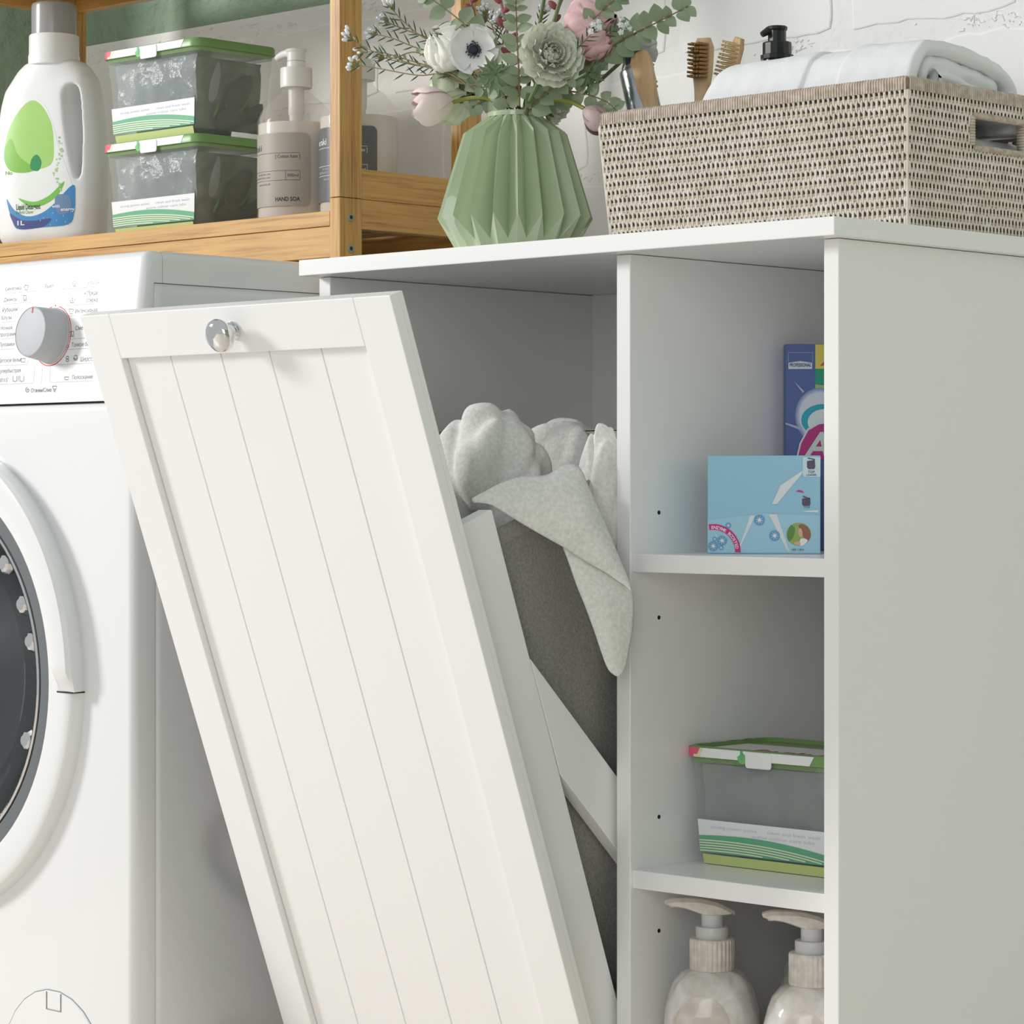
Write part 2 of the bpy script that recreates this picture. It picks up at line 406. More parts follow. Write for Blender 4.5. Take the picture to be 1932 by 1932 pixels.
# control panel: upright profile leaning back, rounded at its ends
def panel_y(z): return YF + (z-.7165)*(.0175/.1393)
pp = [(YF,.7152)]
for i in range(1,8): z = .7165+(.8470-.7165)*i/7; pp.append((panel_y(z), z))
for i in range(1,6):
    a = R(18*i); pp.append((-.1002+.0090*(-math.cos(a)), .8470+.0088*math.sin(a)))
pp += [(-.0903,.8558),(-.0903,.8255),(-.1003,.8255),(-.1003,.7152)]
rows = []
for x, ins in ((XL+.0001,.0075),(XL+.002,.0036),(XL+.005,.0009),(XL+.009,0),(XR-.009,0),(XR-.005,.0009),(XR-.002,.0036),(XR-.0001,.0075)):
    rows.append([(x, y+(ins if i < 13 else 0), z-(ins*.8 if 7 < i < 14 else 0)) for i, (y, z) in enumerate(pp)])
cp = grid('control_panel', rows, MW, wm, True, True, True, True, sharp=50)
bm = box_bm(XL,XR,-.0896,YB,.8255,.8558)
bmesh.ops.bevel(bm, geom=[e for e in bm.edges if min(v.co.z for v in e.verts) > .85 and abs(e.verts[0].co.y+e.verts[1].co.y+.1792) > .01], offset=.0085, segments=5, profile=.5, affect='EDGES')
from_bm('lid', bm, MW, wm, True, None, 40)
SL = math.atan2(.0175,.1393)
PO = Vector((0, YF, .7165))
def pf(x, s, o=.0004):
    o *= .25 if o < .001 else 1
    return pf0(x, s, o)
def pf0(x, s, o):     # print on the sloping panel: x, s = distance up the slope
    return Vector((x, YF + s*math.sin(SL) - o*math.cos(SL), .7165 + s*math.cos(SL) + o*math.sin(SL)))
def pq(zx, zy):            # photograph position on the panel -> panel coordinates
    px, py = zx/6.9, 500+zy/6.9; v = ray(px, py); n = Vector((0,-math.cos(SL),math.sin(SL)))
    p = CAM + v*((PO-CAM).dot(n)/v.dot(n)); return p.x, (p.z-.7165)/math.cos(SL)
for s, a, b, base, h in (('Синтетика',68,272,338,50),('Джинсы',50,215,478,48),('Рубашки/',33,235,612,55),('Блузы',20,148,712,50),('Ночная',8,155,846,48),
    ('программа',-8,238,932,50),('Пуховики',-12,186,1063,52),('Детское бельё',-20,275,1272,52),('Супербыстрая',-28,265,1408,52),("30'/15'",-22,103,1526,52),
    ('Отжим/Слив',402,668,1660,54),('Выкл.',585,703,302,52),('Хлопок',1140,1297,257,55),('+ Предв.',1095,1278,398,55),('стирка',1122,1268,486,55),
    ('Интенсивная',978,1262,630,58),('Смешанное',980,1268,850,58),('Тонкое бельё',930,1232,1066,56),('Шерсть',1046,1216,1256,60),('Полоскание',938,1204,1490,55)):
    x0, s0 = pq(a, base); x1, _ = pq(b, base); _, s1 = pq(a, base-h)
    text('printed_word', s, x1-x0, (s1-s0)*.98, lambda u, v: pf(x0+u, s0+v), PRINT_G, cp)
pls = [[(62,372),(520,335),(538,345),(515,535)],[(45,512),(420,483),(433,495),(428,545)],[(640,325),(625,455)],[(1290,280),(745,320),(735,335),(715,520)],
 [(1268,502),(860,530)],[(740,540),(780,580),(825,665),(1000,655)],[(20,748),(215,735)],[(5,962),(185,950)],[(0,1103),(190,1090)],
 [(855,905),(855,955),(865,967),(1105,950)],[(830,1020),(832,1095),(845,1103),(1145,1085)],[(0,1310),(350,1298),(360,1290),(368,1230)],
 [(750,1205),(750,1285),(765,1297),(1200,1275)],[(0,1555),(425,1538),(437,1530),(450,1315)],[(548,1340),(542,1535)],[(655,1305),(648,1520),(660,1530),(1200,1508)]]
lines('printed_rules', [[pq(*p) for p in pl] for pl in pls], .0006, lambda u, v: pf(u, v, .0003), PRINT_L, cp)
def ic(cx, cy, pl, k=1): return [pq(cx+x*k, cy+y*k) for x, y in pl]
shirt = [(-12,-30),(-26,-22),(-28,-5),(-18,0),(-18,34),(18,34),(18,0),(28,-5),(26,-22),(12,-30),(0,-20),(-12,-30)]
pants = [(-15,-34),(15,-34),(17,36),(3,36),(0,-8),(-3,36),(-17,36),(-15,-34)]
tub = [(-26,-12),(-18,18),(18,18),(26,-12)]
face_ = circle(0,0,1,14); face_.append(face_[0])
icons = [ic(343,290,shirt), ic(325,430,pants), ic(970,238,shirt), ic(970,238,[(-6,12),(0,2),(6,12),(-6,12)]), ic(942,466,[(-28,-12),(-22,26),(20,26),(28,-16)]), ic(942,450,[(0,-30),(0,30)]),
 ic(928,600,shirt), ic(900,900,shirt), ic(945,898,pants), ic(870,1040,[(-18,-36),(8,-36),(8,0),(26,12),(26,34),(-18,34),(-18,-36)]),
 ic(878,1205,[(x*17,y*17) for x,y in face_]), ic(878,1240,[(x*17,y*17) for x,y in face_]), ic(985,1220,tub), ic(985,1200,[(x*22,y*24) for x,y in face_]),
 ic(868,1476,[(-28,-18),(28,-18),(20,18),(-20,18),(-28,-18)]), ic(300,1240,[(-30,-20),(-22,24),(26,24),(32,-24),(-30,-20)]), ic(195,1478,[(-24,-36),(-26,30),(0,40),(24,30),(26,-36)]),
 ic(285,1478,[(-24,-36),(-26,30),(0,40),(24,30),(26,-36)]), ic(238,1478,[(-6,36),(8,-36)]), ic(360,1628,[(t*2.6*math.cos(t*.9), t*3.1*math.sin(t*.9)) for t in range(0,13)]), ic(712,1605,[(-28,-28),(28,-28),(18,10),(-18,10),(-28,-28)]), ic(712,1645,[(-14,-14),(14,-14),(0,8),(-14,-14)])]
lines('printed_symbols', icons, .0007, lambda u, v: pf(u, v, .00035), PRINT_G, cp)
RED = mat('red_print', (222,72,74), .5)
rc = (-.8532, (.7797-.7165)/math.cos(SL))
def arc_strip(name, c, r, w, a0, a1, n, fn, m, parent):
    vs, fs = [], []
    for i in range(n+1):
        a = R(a0+(a1-a0)*i/n)
        for rr in (r-w/2, r+w/2): vs.append(fn(c[0]+rr*math.cos(a), c[1]+rr*math.sin(a)))
    return mesh(name, vs, [(2*i,2*i+1,2*i+3,2*i+2) for i in range(n)], m, parent)
arc_strip('red_ring', rc, .0290, .0011, 78, -260, 64, lambda u, v: pf(u, v, .0004), RED, cp)
poly('red_dot', circle(rc[0], rc[1]+.0297, .0010, 12), lambda u, v: pf(u, v, .0004), RED, cp)
DIAL = mat('dial_silver', (190,193,197), .55, 0)
nrm = Vector((0,-math.cos(SL),math.sin(SL))); upv = Vector((0,math.sin(SL),math.cos(SL)))
def dfn(p): return pf(rc[0]+p.x, rc[1]+p.y, p.z)
dial = lathe('program_dial', [(.0272,0),(.0275,.0015),(.0264,.0022),(.0246,.0250),(.0240,.0263),(.0234,.0267),(.0231,.0261),(.0228,.0262),(.0001,.0262)], (0,0,0), DIAL, wm, 48, 'z', fn=dfn, sharp=25)
box('pointer_mark', -.0007,.0007,.0182,.0236,.0260,.0266, mat('red_paint', (196,30,34), .4), dial, 0, fn=lambda x,y,z: dfn(Vector((x,y,z))))
# porthole door (rings about an axis pointing at the viewer's side)
DC = (-1.028, YF, .447)
dr = lathe('door_ring', [(.236,-.002),(.2358,.005),(.2345,.011),(.2315,.0142),(.222,.0150),(.203,.0152),(.1992,.0146),(.1985,.012),(.1985,.009)], DC, MW, wm, 96, 'y', cap=False, sharp=60)
GREYR = mat('door_grey_ring', (108,112,114), .35)
lathe('grey_ring', [(.1985,.009),(.1983,.0126),(.196,.0130),(.1825,.0115),(.1812,.009)], DC, GREYR, dr, 96, 'y', cap=False)
lathe('chrome_rim', [(.1813,.008),(.1810,.0126),(.1792,.0138),(.1768,.0126),(.1755,.008)], DC, CHROME, dr, 96, 'y', cap=False)
GLASS = mat('porthole_glass', (120,128,132), .03, alpha=.26)
lathe('porthole_glass', [(.1765,.009),(.170,.004),(.150,-.012),(.125,-.034),(.09,-.05),(.05,-.056),(.0005,-.058)], DC, GLASS, dr, 80, 'y', cap=False)
drum = lathe('drum', [(.205,-.045),(.21,-.06),(.21,-.30),(.205,-.32),(.0005,-.33)], DC, STEEL, wm, 72, 'y', cap=False)
gsk = lathe('door_gasket', [(.1985,.009),(.190,-.004),(.184,-.02),(.188,-.036),(.206,-.046)], DC, mat('grey_rubber', (84,88,90), .5), wm, 72, 'y', cap=False)
for a, dd in ((-62,-.02),(28,-.012),(14,-.010),(-22,-.012),(46,-.014)):
    c = Vector((DC[0]+.156*math.cos(R(a)), YF+.004, DC[2]+.156*math.sin(R(a))))
    lathe('glass_stud', [(.0105,-.004),(.0110,.001),(.0085,.0055),(.0058,.0075),(.0001,.0082)], c, CHROME, dr, 10, 'y', smooth=False)
# handle swept along the ring
rows = []
prof = [(.2362,.002),(.2385,.012),(.2402,.0195),(.2372,.0235),(.2255,.0262),(.2180,.0245),(.2140,.0175),(.2132,.0150)]
for i in range(31):
    a = -1.5 + 66*i/30
    e = 1.0
    if a < 3: e = max(0, (a+1.5)/4.5)
    if a > 60: e = max(.45, (64.5-a)/4.5)
    rows.append([(DC[0]+r*math.cos(R(a)), YF-(.0152+(h-.0152)*(e if h > .0152 else 1)), DC[2]+r*math.sin(R(a))) for r, h in prof])
grid('door_handle', rows, MW, dr, sharp=35)
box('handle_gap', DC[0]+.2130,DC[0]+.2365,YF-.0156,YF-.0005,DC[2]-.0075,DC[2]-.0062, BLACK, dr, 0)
# drain filter cover
FC = (-.8405, YF, .0705)
cov = lathe('filter_cover', [(.0812,-.001),(.0812,.0004),(.0801,.0014),(.0001,.0016)], FC, MW, wm, 26, 'y', sharp=20)
lathe('cover_gap', [(.0822,.00015),(.0811,.0005)], FC, SEAM, wm, 26, 'y', cap=False)
nx = -.8405+.002
for x0,x1,z0,z1 in ((nx-.0115,nx+.0115,.1330,.1336),(nx-.0115,nx-.0109,.1336,.1500),(nx+.0109,nx+.0115,.1336,.1500)):
    box('notch_edge', x0,x1,YF-.0022,YF-.0012,z0,z1, SEAM, cov, 0)
# ------------------------------------------------------------------ bamboo rack over the washing machine
RX1, RX0, RY0, RY1 = -.7002, -1.381, .117, .3157
rk = root('bamboo_rack', 'honey-coloured bamboo rack standing over the washing machine', 'rack', (-1.02,.216,0))
def post(x0, x1, y0, y1, join):
    p = box('post', x0,x1,y0,y1,join+.0004,1.42, BAMZ, rk, .0006)
    box('post', x0,x1,y0,y1,0,join-.0002, BAMZ, rk, .0006)
    return p
GP = .0148
for x0, x1 in ((RX1-GP,RX1),(RX0,RX0+GP)):
    post(x0,x1,RY0,RY0+.0298,.9201); post(x0,x1,RY1-.0298,RY1,.9201)
YA, YZ = RY0+.030, RY1-.030
for x0, x1 in ((RX1-GP,RX1-.0003),(RX0+.0003,RX0+GP)):
    for z0, z1 in ((.8902,.9197),(.9200,.9499)): box('side_rail', x0,x1,YA,YZ,z0,z1, BAMY, rk, .0005)
    box('side_rail', x0,x1,YA,YZ,1.1985,1.228, BAMY, rk, .0005)
xa, xb = RX0+GP+.0002, RX1-GP-.0004
box('front_edge_board', xa,xb,RY0+.0002,RY0+.030,.8926,.9076, BAMX, rk, .0005)
box('front_rail', xa,xb,RY0+.0016,RY0+.0165,.8617,.8922, BAMX, rk, .0005)
box('rear_rail', xa,xb,RY1-.0165,RY1-.0016,.8800,.9076, BAMX, rk, .0005)
for i in range(5):
    y0 = RY0+.036+i*.0265; box('shelf_slat', xa,xb,y0,y0+.0205,.8976,.9074, BAMX, rk, .0005)
zu = at(155,20,Y=RY1-.0165).z
for y0, y1 in ((RY0+.001,RY0+.016),(RY1-.0165,RY1-.0016)): box('upper_rail', xa,xb,y0,y1,zu,zu+.030, BAMX, rk, .0005)
for i in range(6):
    y0 = RY0+.018+i*.0285; box('upper_slat', xa,xb,y0,y0+.0225,zu+.020,zu+.030, BAMX, rk, .0005)
SCR = mat('screw_olive_metal', (158,160,138), .4, .6)
for z in (.901,.870):
    s = lathe('screw', [(.0046,0),(.0046,.0003),(.0042,.0007),(.0022,.0008),(.0020,-.0002)], (RX1,.1317,z), SCR, rk, 24, 'x', cap=False)
    lathe('hex_socket', [(.0021,.00035),(.0001,.00035)], (RX1,.1317,z), mat('socket_dark', (52,50,40), .6), s, 6, 'x', cap=False, smooth=False)
# ------------------------------------------------------------------ printing on curved things
from mathutils.bvhtree import BVHTree
def bvh_of(o):
    dg = bpy.context.evaluated_depsgraph_get(); ev = o.evaluated_get(dg); me = ev.to_mesh(); f = off(o)
    t = BVHTree.FromPolygons([v.co + f for v in me.vertices], [tuple(p.vertices) for p in me.polygons]); ev.to_mesh_clear(); return t
def fine(name, pts, fn, m, parent, size=.004, label=None):
    """a printed shape cut fine enough to follow the surface it lies on"""
    bm = bmesh.new(); f = bm.faces.new([bm.verts.new((p[0],p[1],0)) for p in pts]); bmesh.ops.triangulate(bm, faces=[f])
    for _ in range(7):
        es = [e for e in bm.edges if e.calc_length() > size]
        if not es: break
        bmesh.ops.subdivide_edges(bm, edges=es, cuts=1); bmesh.ops.triangulate(bm, faces=bm.faces[:])
    bm.verts.index_update(); vs = [fn(v.co.x, v.co.y) for v in bm.verts]; fs = [tuple(v.index for v in t.verts) for t in bm.faces]; bm.free()
    return mesh(name, vs, fs, m, parent, True, label)
def smooth_loop(pts, n=5):
    P = [Vector((p[0],p[1],0)) for p in pts]; N = len(P); out = []
    for i in range(N):
        p0,p1,p2,p3 = P[i-1],P[i],P[(i+1)%N],P[(i+2)%N]
        for k in range(n):
            t = k/n; q = .5*((2*p1)+(p2-p0)*t+(2*p0-5*p1+4*p2-p3)*t*t+(3*p1-p0-3*p2+p3)*t**3); out.append((q.x,q.y))
    return out
SZ = .9077      # top of the rack's shelf
# ------------------------------------------------------------------ clear tablet boxes with green lids
CLEAR = mat('clear_plastic', (212,219,218), .08, alpha=.20)
LIDG = mat('lid_green', (118,156,92), .35)
RIMG = mat('rim_green_clear', (150,182,120), .2, alpha=.5)
BANDW = mat('band_white', (236,238,238), .45); BANDG = mat('band_green', (104,178,138), .45); BANDC = mat('band_cream', (230,233,205), .45)
BANDY = mat('band_yellow_green', (200,214,140), .45); PINK = mat('label_pink', (232,92,124), .45); CREAM = mat('label_cream', (226,222,176), .45)
FILM = mat('pouch_film', (168,176,178), .18, alpha=.55, bump=(60,.6,.006))
POUCH = mat('pouch_dark_green', (84,94,78), .25, var=(26,(122,134,114)), bump=(45,.7,.008))
POUCHD = mat('pouch_deep_green', (64,72,56), .2, bump=(50,.6,.006)); POUCHG = mat('pouch_leaf_green', (86,128,46), .25)
BACKIN = mat('pouch_grey', (104,112,112), .4, var=(14,(142,150,150)))
def tablet_box(name):
    W, Dp, H = .165, .116, .1015; HB = .0925
    t = root(name, 'x', 'plastic box', (0,0,0))
    def ring(ix, iy, z, r=.010, n=5):
        return [(x, y, z) for x, y in rrect(ix, W-ix, iy, Dp-iy, r, n)]
    rows = [ring(.0135,.0115,0), ring(.0120,.0100,.0015), ring(.0105,.0085,.009), ring(.0098,.0078,.010), ring(.0050,.0045,.072), ring(.0042,.0038,.0735), ring(.0030,.0030,HB)]
    b = grid('container', rows, CLEAR, t, True, True, True, False, sharp=50)
    def ff(u, v, o=.0004):    # printing on the front wall
        k = .0098-(.0048)*min(1,max(0,(v-.010)/.062)); iy = .0078-(.0033)*min(1,max(0,(v-.010)/.062))
        if v < .010: k, iy = .0120, .0100-.002*min(1,v/.009)
        return Vector((k+.004+u*(W-2*k-.008), iy-o, v))
    def fu(x, v): return ff(x, v)
    patch('front_band', 0,1,.012,.0385, fu, BANDW, b, 10, 6)
    top = [(i/20, .0245-.006*(i/20)**2+.003*math.sin(i/20*3.1)) for i in range(21)]
    vs = []; fs = []
    for i,(u,v) in enumerate(top): vs += [ff(u,.0105,.0007), ff(u,v,.0007)]
    fs = [(2*i,2*i+2,2*i+3,2*i+1) for i in range(20)]
    mesh('green_swoosh', vs, fs, BANDG, b)
    lp = []
    for j in range(5):
        V, F = line_geo([(i/24, .0205-j*.0022 - .0085*(i/24)**2 + .002*math.sin(i/24*2.6)) for i in range(25)], .0011)
        F = [f for f in F if min(V[q].y for q in f) > .0108]
        lp.append((V,F))
    VV, FF = [], []
    for V, F in lp:
        o = len(VV); VV += [ff(q.x, max(q.y,.0106), .0010) for q in V]; FF += [tuple(i+o for i in f) for f in F]
    mesh('swoosh_stripes', VV, FF, BANDC, b)
    patch('bottom_band', 0,1,.0004,.0088, lambda x, v: ff(x, v, .0006), BANDY, b, 6, 2)
    for s, u0, u1, v in (('strong power active',.10,.46,.0315),('clean and fresh wash',.54,.94,.0315),('active colour care tabs',.42,.90,.0268)):
        text('faint_print', s, u1-u0, .0028, lambda x, y, v=v, u0=u0: ff(u0+x, v+y, .0006), mat('print_pale_blue', (200,206,226), .6), b)
    # green clear rim under the lid
    grid('clear_rim', [ring(.0027,.0027,HB-.0045,.011), ring(.0022,.0022,HB,.011)], RIMG, t, True, sharp=50)
    # lid with a raised border and a sunken middle
    L = [ring(.0015,.0015,HB-.0008,.012), ring(.0,.0,HB,.013), ring(0,0,H-.0020,.013), ring(.0012,.0012,H,.0125), ring(.0060,.0060,H,.010), ring(.0078,.0078,H-.0030,.009)]
    lid = grid('lid', L, LIDG, t, True, True, True, True, sharp=40)
    def le(u, v, o=.0003): return Vector((u, -o, v))
    z0, z1 = HB+.0001, H-.0009
    vs = []
    mesh('lid_label_edge', [le(.0125,z0),le(.138,z0),le(.143,z1),le(.0125,z1)], [(0,1,2,3)], BANDW, lid)
    # the label turns the rounded corner
    V, F = [], []
    for i in range(9):
        a = R(180+90*i/8); c = (.013+.01325*math.cos(a), .013+.01325*math.sin(a))
        V += [(c[0],c[1],z0),(c[0],c[1],z1)]
    mesh('lid_label_corner', V, [(2*i,2*i+2,2*i+3,2*i+1) for i in range(8)], PINK, lid)
    mesh('lid_label_flash', [le(.0125,z0,.0005),le(.0185,z0,.0005),le(.0225,z1-.001,.0005),le(.0225,z1,.0005),le(.0125,z1,.0005)], [(0,1,2,3,4)], CREAM, lid)
    mesh('lid_label_flash', [le(.0125,z0+.0022,.0006),le(.0165,z0+.0024,.0006),le(.0195,z1,.0006),le(.0125,z1,.0006)], [(0,1,2,3)], PINK, lid)
    # top print, sunken: white sheet with a red name line and colour chips along the border
    zt = H-.0028
    mesh('lid_label', [(.010,.009,zt),(.150,.009,zt),(.150,.075,zt),(.010,.075,zt)], [(0,1,2,3)], BANDW, lid)
    text('red_name', 'Eco tabs 36', .085, .018, lambda x, y: Vector((.055+x, .020+y, zt+.0003)), mat('print_red', (206,40,70), .5), lid, True, shear=.25)
    for i, c in enumerate(((88,150,90),(190,206,120),(120,170,200),(214,222,180),(90,148,80),(200,210,150),(74,128,84))):
        y0 = .014+i*.011; mesh('colour_chip', [(.0008,y0,H+.0002),(.0050,y0,H+.0002),(.0050,y0+.0095,H+.0002),(.0008,y0+.0095,H+.0002)], [(0,1,2,3)], mat('chip_%d' % i, c, .5), lid)
    # latch tab on the front
    plate('latch', [rrect(.070,.098,HB-.0058,H-.0012,.0028,4)], .0003, .0003, lambda x, y, z: (x, -.0006-z, y), BANDW, t)
    poly('latch_leaf', circle(.0665,HB+.0028,.0058,16,180,360)+[(.0665,HB+.0068)], lambda x, y: Vector((x,-.0004,y)), mat('leaf_print', (120,190,110), .5), lid)
    mesh('latch_leaf_dark', [le(.064,z0,.0006),le(.067,z0,.0006),le(.067,z1,.0006),le(.064,z1,.0006)], [(0,1,2,3)], BANDG, lid)
    # crumpled pouches inside
    def pouch(nm, cx, cy, cz, rx, ry, rz, m, seed, tilt=0):
        rows = []
        for i in range(15):
            th = math.pi*i/14; row = []
            for j in range(18):
                ph = 2*math.pi*j/18; d = Vector((math.sin(th)*math.cos(ph), math.sin(th)*math.sin(ph), math.cos(th)))
                k = 1+.22*noise.noise(d*2.3+Vector((seed,0,0)))+.10*noise.noise(d*6+Vector((seed,3,0)))
                s = Vector((math.copysign(abs(d.x)**.6, d.x)*rx, math.copysign(abs(d.y)**.6, d.y)*ry, math.copysign(abs(d.z)**.7, d.z)*rz))*k
                s = Matrix.Rotation(tilt, 3, 'Y') @ s
                p = Vector((cx,cy,cz))+s
                q = Vector((min(max(p.x,.0165-.005*p.z/HB),W-.0165+.005*p.z/HB), min(max(p.y,.0165),Dp-.0140+.004*p.z/HB), min(max(p.z,.004),HB-.008)))
                row.append(q)
            rows.append(row)
        grid(nm, rows, m, t, True, True)
    pouch('pouch', .052,.060,.045,.036,.040,.044, BACKIN, 1.3)
    pouch('pouch', .106,.058,.030,.030,.036,.026, POUCH, 4.1, .3)
    rows = []
    for i in range(18):
        v = .008+.076*i/17; row = []
        for j in range(24):
            q = j/23; y = .012+(Dp-.024)*q
            n_ = noise.noise(Vector((q*5,v*60,7)))+.6*noise.noise(Vector((q*12,v*120,9)))
            row.append((W-.0205+.004*v/HB+.0034*n_, y, v))
        rows.append(row)
    grid('dark_film', rows, POUCH, t)
    # a leaf-like pouch showing through the right-hand wall
    for (cy, cz, L_, W_, an, mm) in ((.070,.050,.050,.024,50,POUCHD),(.071,.0485,.052,.027,50,POUCHG),(.034,.058,.046,.012,78,FILM),(.060,.020,.044,.022,12,POUCHD),(.038,.028,.018,.0035,65,POUCHG),(.092,.030,.030,.016,40,POUCHD)):
        V = []; n = 18; ca, sa = math.cos(R(an)), math.sin(R(an))
        for i in range(n):
            a = 2*math.pi*i/n; u, w_ = L_*.5*math.cos(a), W_*.5*math.sin(a)*(1-.35*math.cos(a))
            y, z = cy+u*ca-w_*sa, cz+u*sa+w_*ca
            V.append((W-.0135+.0045*z/HB-(.0012 if mm is POUCHG else 0)-.0015*(1-abs(math.sin(a))), min(max(y,.013),Dp-.013), min(max(z,.004),HB-.006)))
        V.append((W-.0110+.0045*cz/HB-(.0012 if mm is POUCHG else 0), cy, cz))
        mesh('pouch_leaf', V, [(n,i,(i+1)%n) for i in range(n)], mm, t, True)
    # film crumpled behind the front wall
    rows = []
    for i in range(16):
        v = .012+.074*i/15; row = []
        for j in range(26):
            u = j/25; p = ff(.03+.94*u, v, -.0025); n_ = noise.noise(Vector((u*4.5,v*40,1)))+.5*noise.noise(Vector((u*11,v*110,4)))
            row.append(p+Vector((0,.004+.0035*n_,0)))
        rows.append(row)
    grid('film', rows, FILM, t)
    return t
tb = tablet_box('tablet_box')
BX0, BY0 = -1.1241, .1500
tb.location = (BX0, BY0, SZ)
tag(tb, 'clear tablet box with green lid on the bamboo rack, lower of the stacked pair', 'plastic box', 'clear tablet boxes with green lids')
t2 = copy_tree(tb); t2.location = (BX0, BY0, SZ+.1018); t2['label'] = 'clear tablet box with green lid on the bamboo rack, upper of the stacked pair'
t3 = copy_tree(tb); t3.location = (-.2325, .0895, .3099); t3['label'] = 'clear tablet box with green lid on the middle shelf of the cabinet'

# ------------------------------------------------------------------ pump bottles of hand soap
BGLASS = mat('bottle_glass', (214,210,204), .05, alpha=.16)
LIQ = mat('cream_soap', (214,205,194), .3)
PUMPW = mat('pump_white', (222,220,216), .35)
def soap_bottle(cx, cy, label, lab_rgb, ink, sheen, turn=0):
    c = Vector((cx, cy, SZ)); t = root('soap_bottle', label, 'bottle', c, 'glass hand soap bottles on the rack')
    Rb = .0406
    lathe('glass', [(.036,.0002),(.0395,.002),(Rb,.006),(Rb,.104),(.0398,.110),(.0370,.117),(.0325,.1235),(.0255,.1300),(.0185,.1350),(.0150,.1385),(.0145,.1445)], c, BGLASS, t, 48, cap=False, sharp=80)
    lathe('soap', [(.0350,.0012),(.0385,.003),(.0394,.007),(.0394,.1042),(.0001,.1042)], c, LIQ, t, 48)
    # pump: ribbed collar, stem, dip tube, head with spout
    rows = []
    for r, h, rib in ((.0120,.1432,0),(.0163,.1432,0),(.0166,.1445,0),(.0164,.1450,1),(.0164,.1628,1),(.0160,.1640,0),(.0095,.1644,0)):
        rows.append([c+Vector(((r+(.00035 if rib and i % 2 else 0))*math.cos(2*math.pi*i/96),(r+(.00035 if rib and i % 2 else 0))*math.sin(2*math.pi*i/96),h)) for i in range(96)])
    grid('collar', rows, PUMPW, t, True, True, True, True, sharp=30)
    lathe('stem', [(.0098,.163),(.0098,.1705),(.0085,.1712),(.0085,.174)], c, PUMPW, t, 28)
    lathe('dip_tube', [(.0072,.0900),(.0072,.1130),(.0078,.1150),(.0082,.1160),(.0082,.1240),(.0085,.1445)], c, PUMPW, t, 24)
    lathe('dip_tube_tip', [(.0048,.086),(.0052,.0900),(.0066,.0902),(.0066,.0960)], c, PUMPW, t, 20)
    hd = lathe('pump_head', [(.0094,.1715),(.0096,.1800),(.0110,.1818),(.0112,.1830),(.0104,.1838),(.0001,.1840)], c, PUMPW, t, 32)
    pts = [c+Vector((x,0,z)) for x, z in ((-.004,.1808),(-.012,.1812),(-.020,.1806),(-.027,.1788),(-.0305,.1768))]
    bm = bmesh.new(); tube_bm(bm, spline(pts,4), lambda q: .0052-.0020*q, 10); from_bm('spout', bm, PUMPW, hd, True, None, 50, True)
    # label wrapped round the glass, with its print
    tv = math.atan2(CAM.y-cy, CAM.x-cx)+R(turn)
    def lf(u, v, o=.0004):
        o *= .3; a = tv + u/Rb
        return c+Vector(((Rb+o)*math.cos(a),(Rb+o)*math.sin(a),v))
    S = R_ = Rb
    ur = Rb*R(20.5); ul = Rb*R(-128)
    lm = mat('soap_label_'+ink, lab_rgb, sheen)
    pts = rrect(ul, ur, .0165, .0920, .006, 6)
    lb = fine('paper_label', pts, lf, lm, t, .005)
    ik = PRINT_K if ink == 'dark' else PRINT_W
    ue = Rb*R(5.5); us = Rb*R(-118)
    f2 = lambda x, y: lf(x, y, .0007)
    text('brand_print', 'meraki', .0285, .0068, lambda x, y: f2(Rb*R(-61)+x, .0745+y), ik, lb, align='r')
    text('scent_print', '[ Cotton haze ]', .0265, .0036, lambda x, y: f2(ue+x, .0660+y), ik, lb, align='r')
    text('volume_print', '500ml', .0115, .0030, lambda x, y: f2(ue-.0018+x, .0465+y), ik, lb, align='r')
    text('name_print', 'HAND SOA', .0265, .0043, lambda x, y: f2(ue+x, .0215+y), ik, lb, True, 'r')
    for s, v in (('for daily hair care',.0490),('with floral and fruity scent',.0455),('www.meraki.dk',.0385)):
        text('small_print', s, None, .0022, lambda x, y, v=v: f2(Rb*R(-41)+x, v+y), PRINT_G if ink == 'dark' else PRINT_L, lb, align='r')
    def seg(a, b, n=48): return [(a[0]+(b[0]-a[0])*i/n, a[1]+(b[1]-a[1])*i/n) for i in range(n+1)]
    lines('label_rules', [seg((us,.0712),(ue,.0712)), seg((us,.0528),(ue,.0528)), seg((us,.0430),(ue,.0430)), seg((ue,.0430),(ue,.0528),2), seg((ue-.0150,.0430),(ue-.0150,.0528),2)], .00035, f2, ik, lb)
    return t
soap_bottle(-.8581,.200,'hand soap pump bottle with beige label, left of the bamboo post',(168,163,152),'dark',.5)
soap_bottle(-.7700,.2075,'hand soap pump bottle with dark grey label, partly behind the bamboo post',(104,106,108),'pale',.30, 6.5)

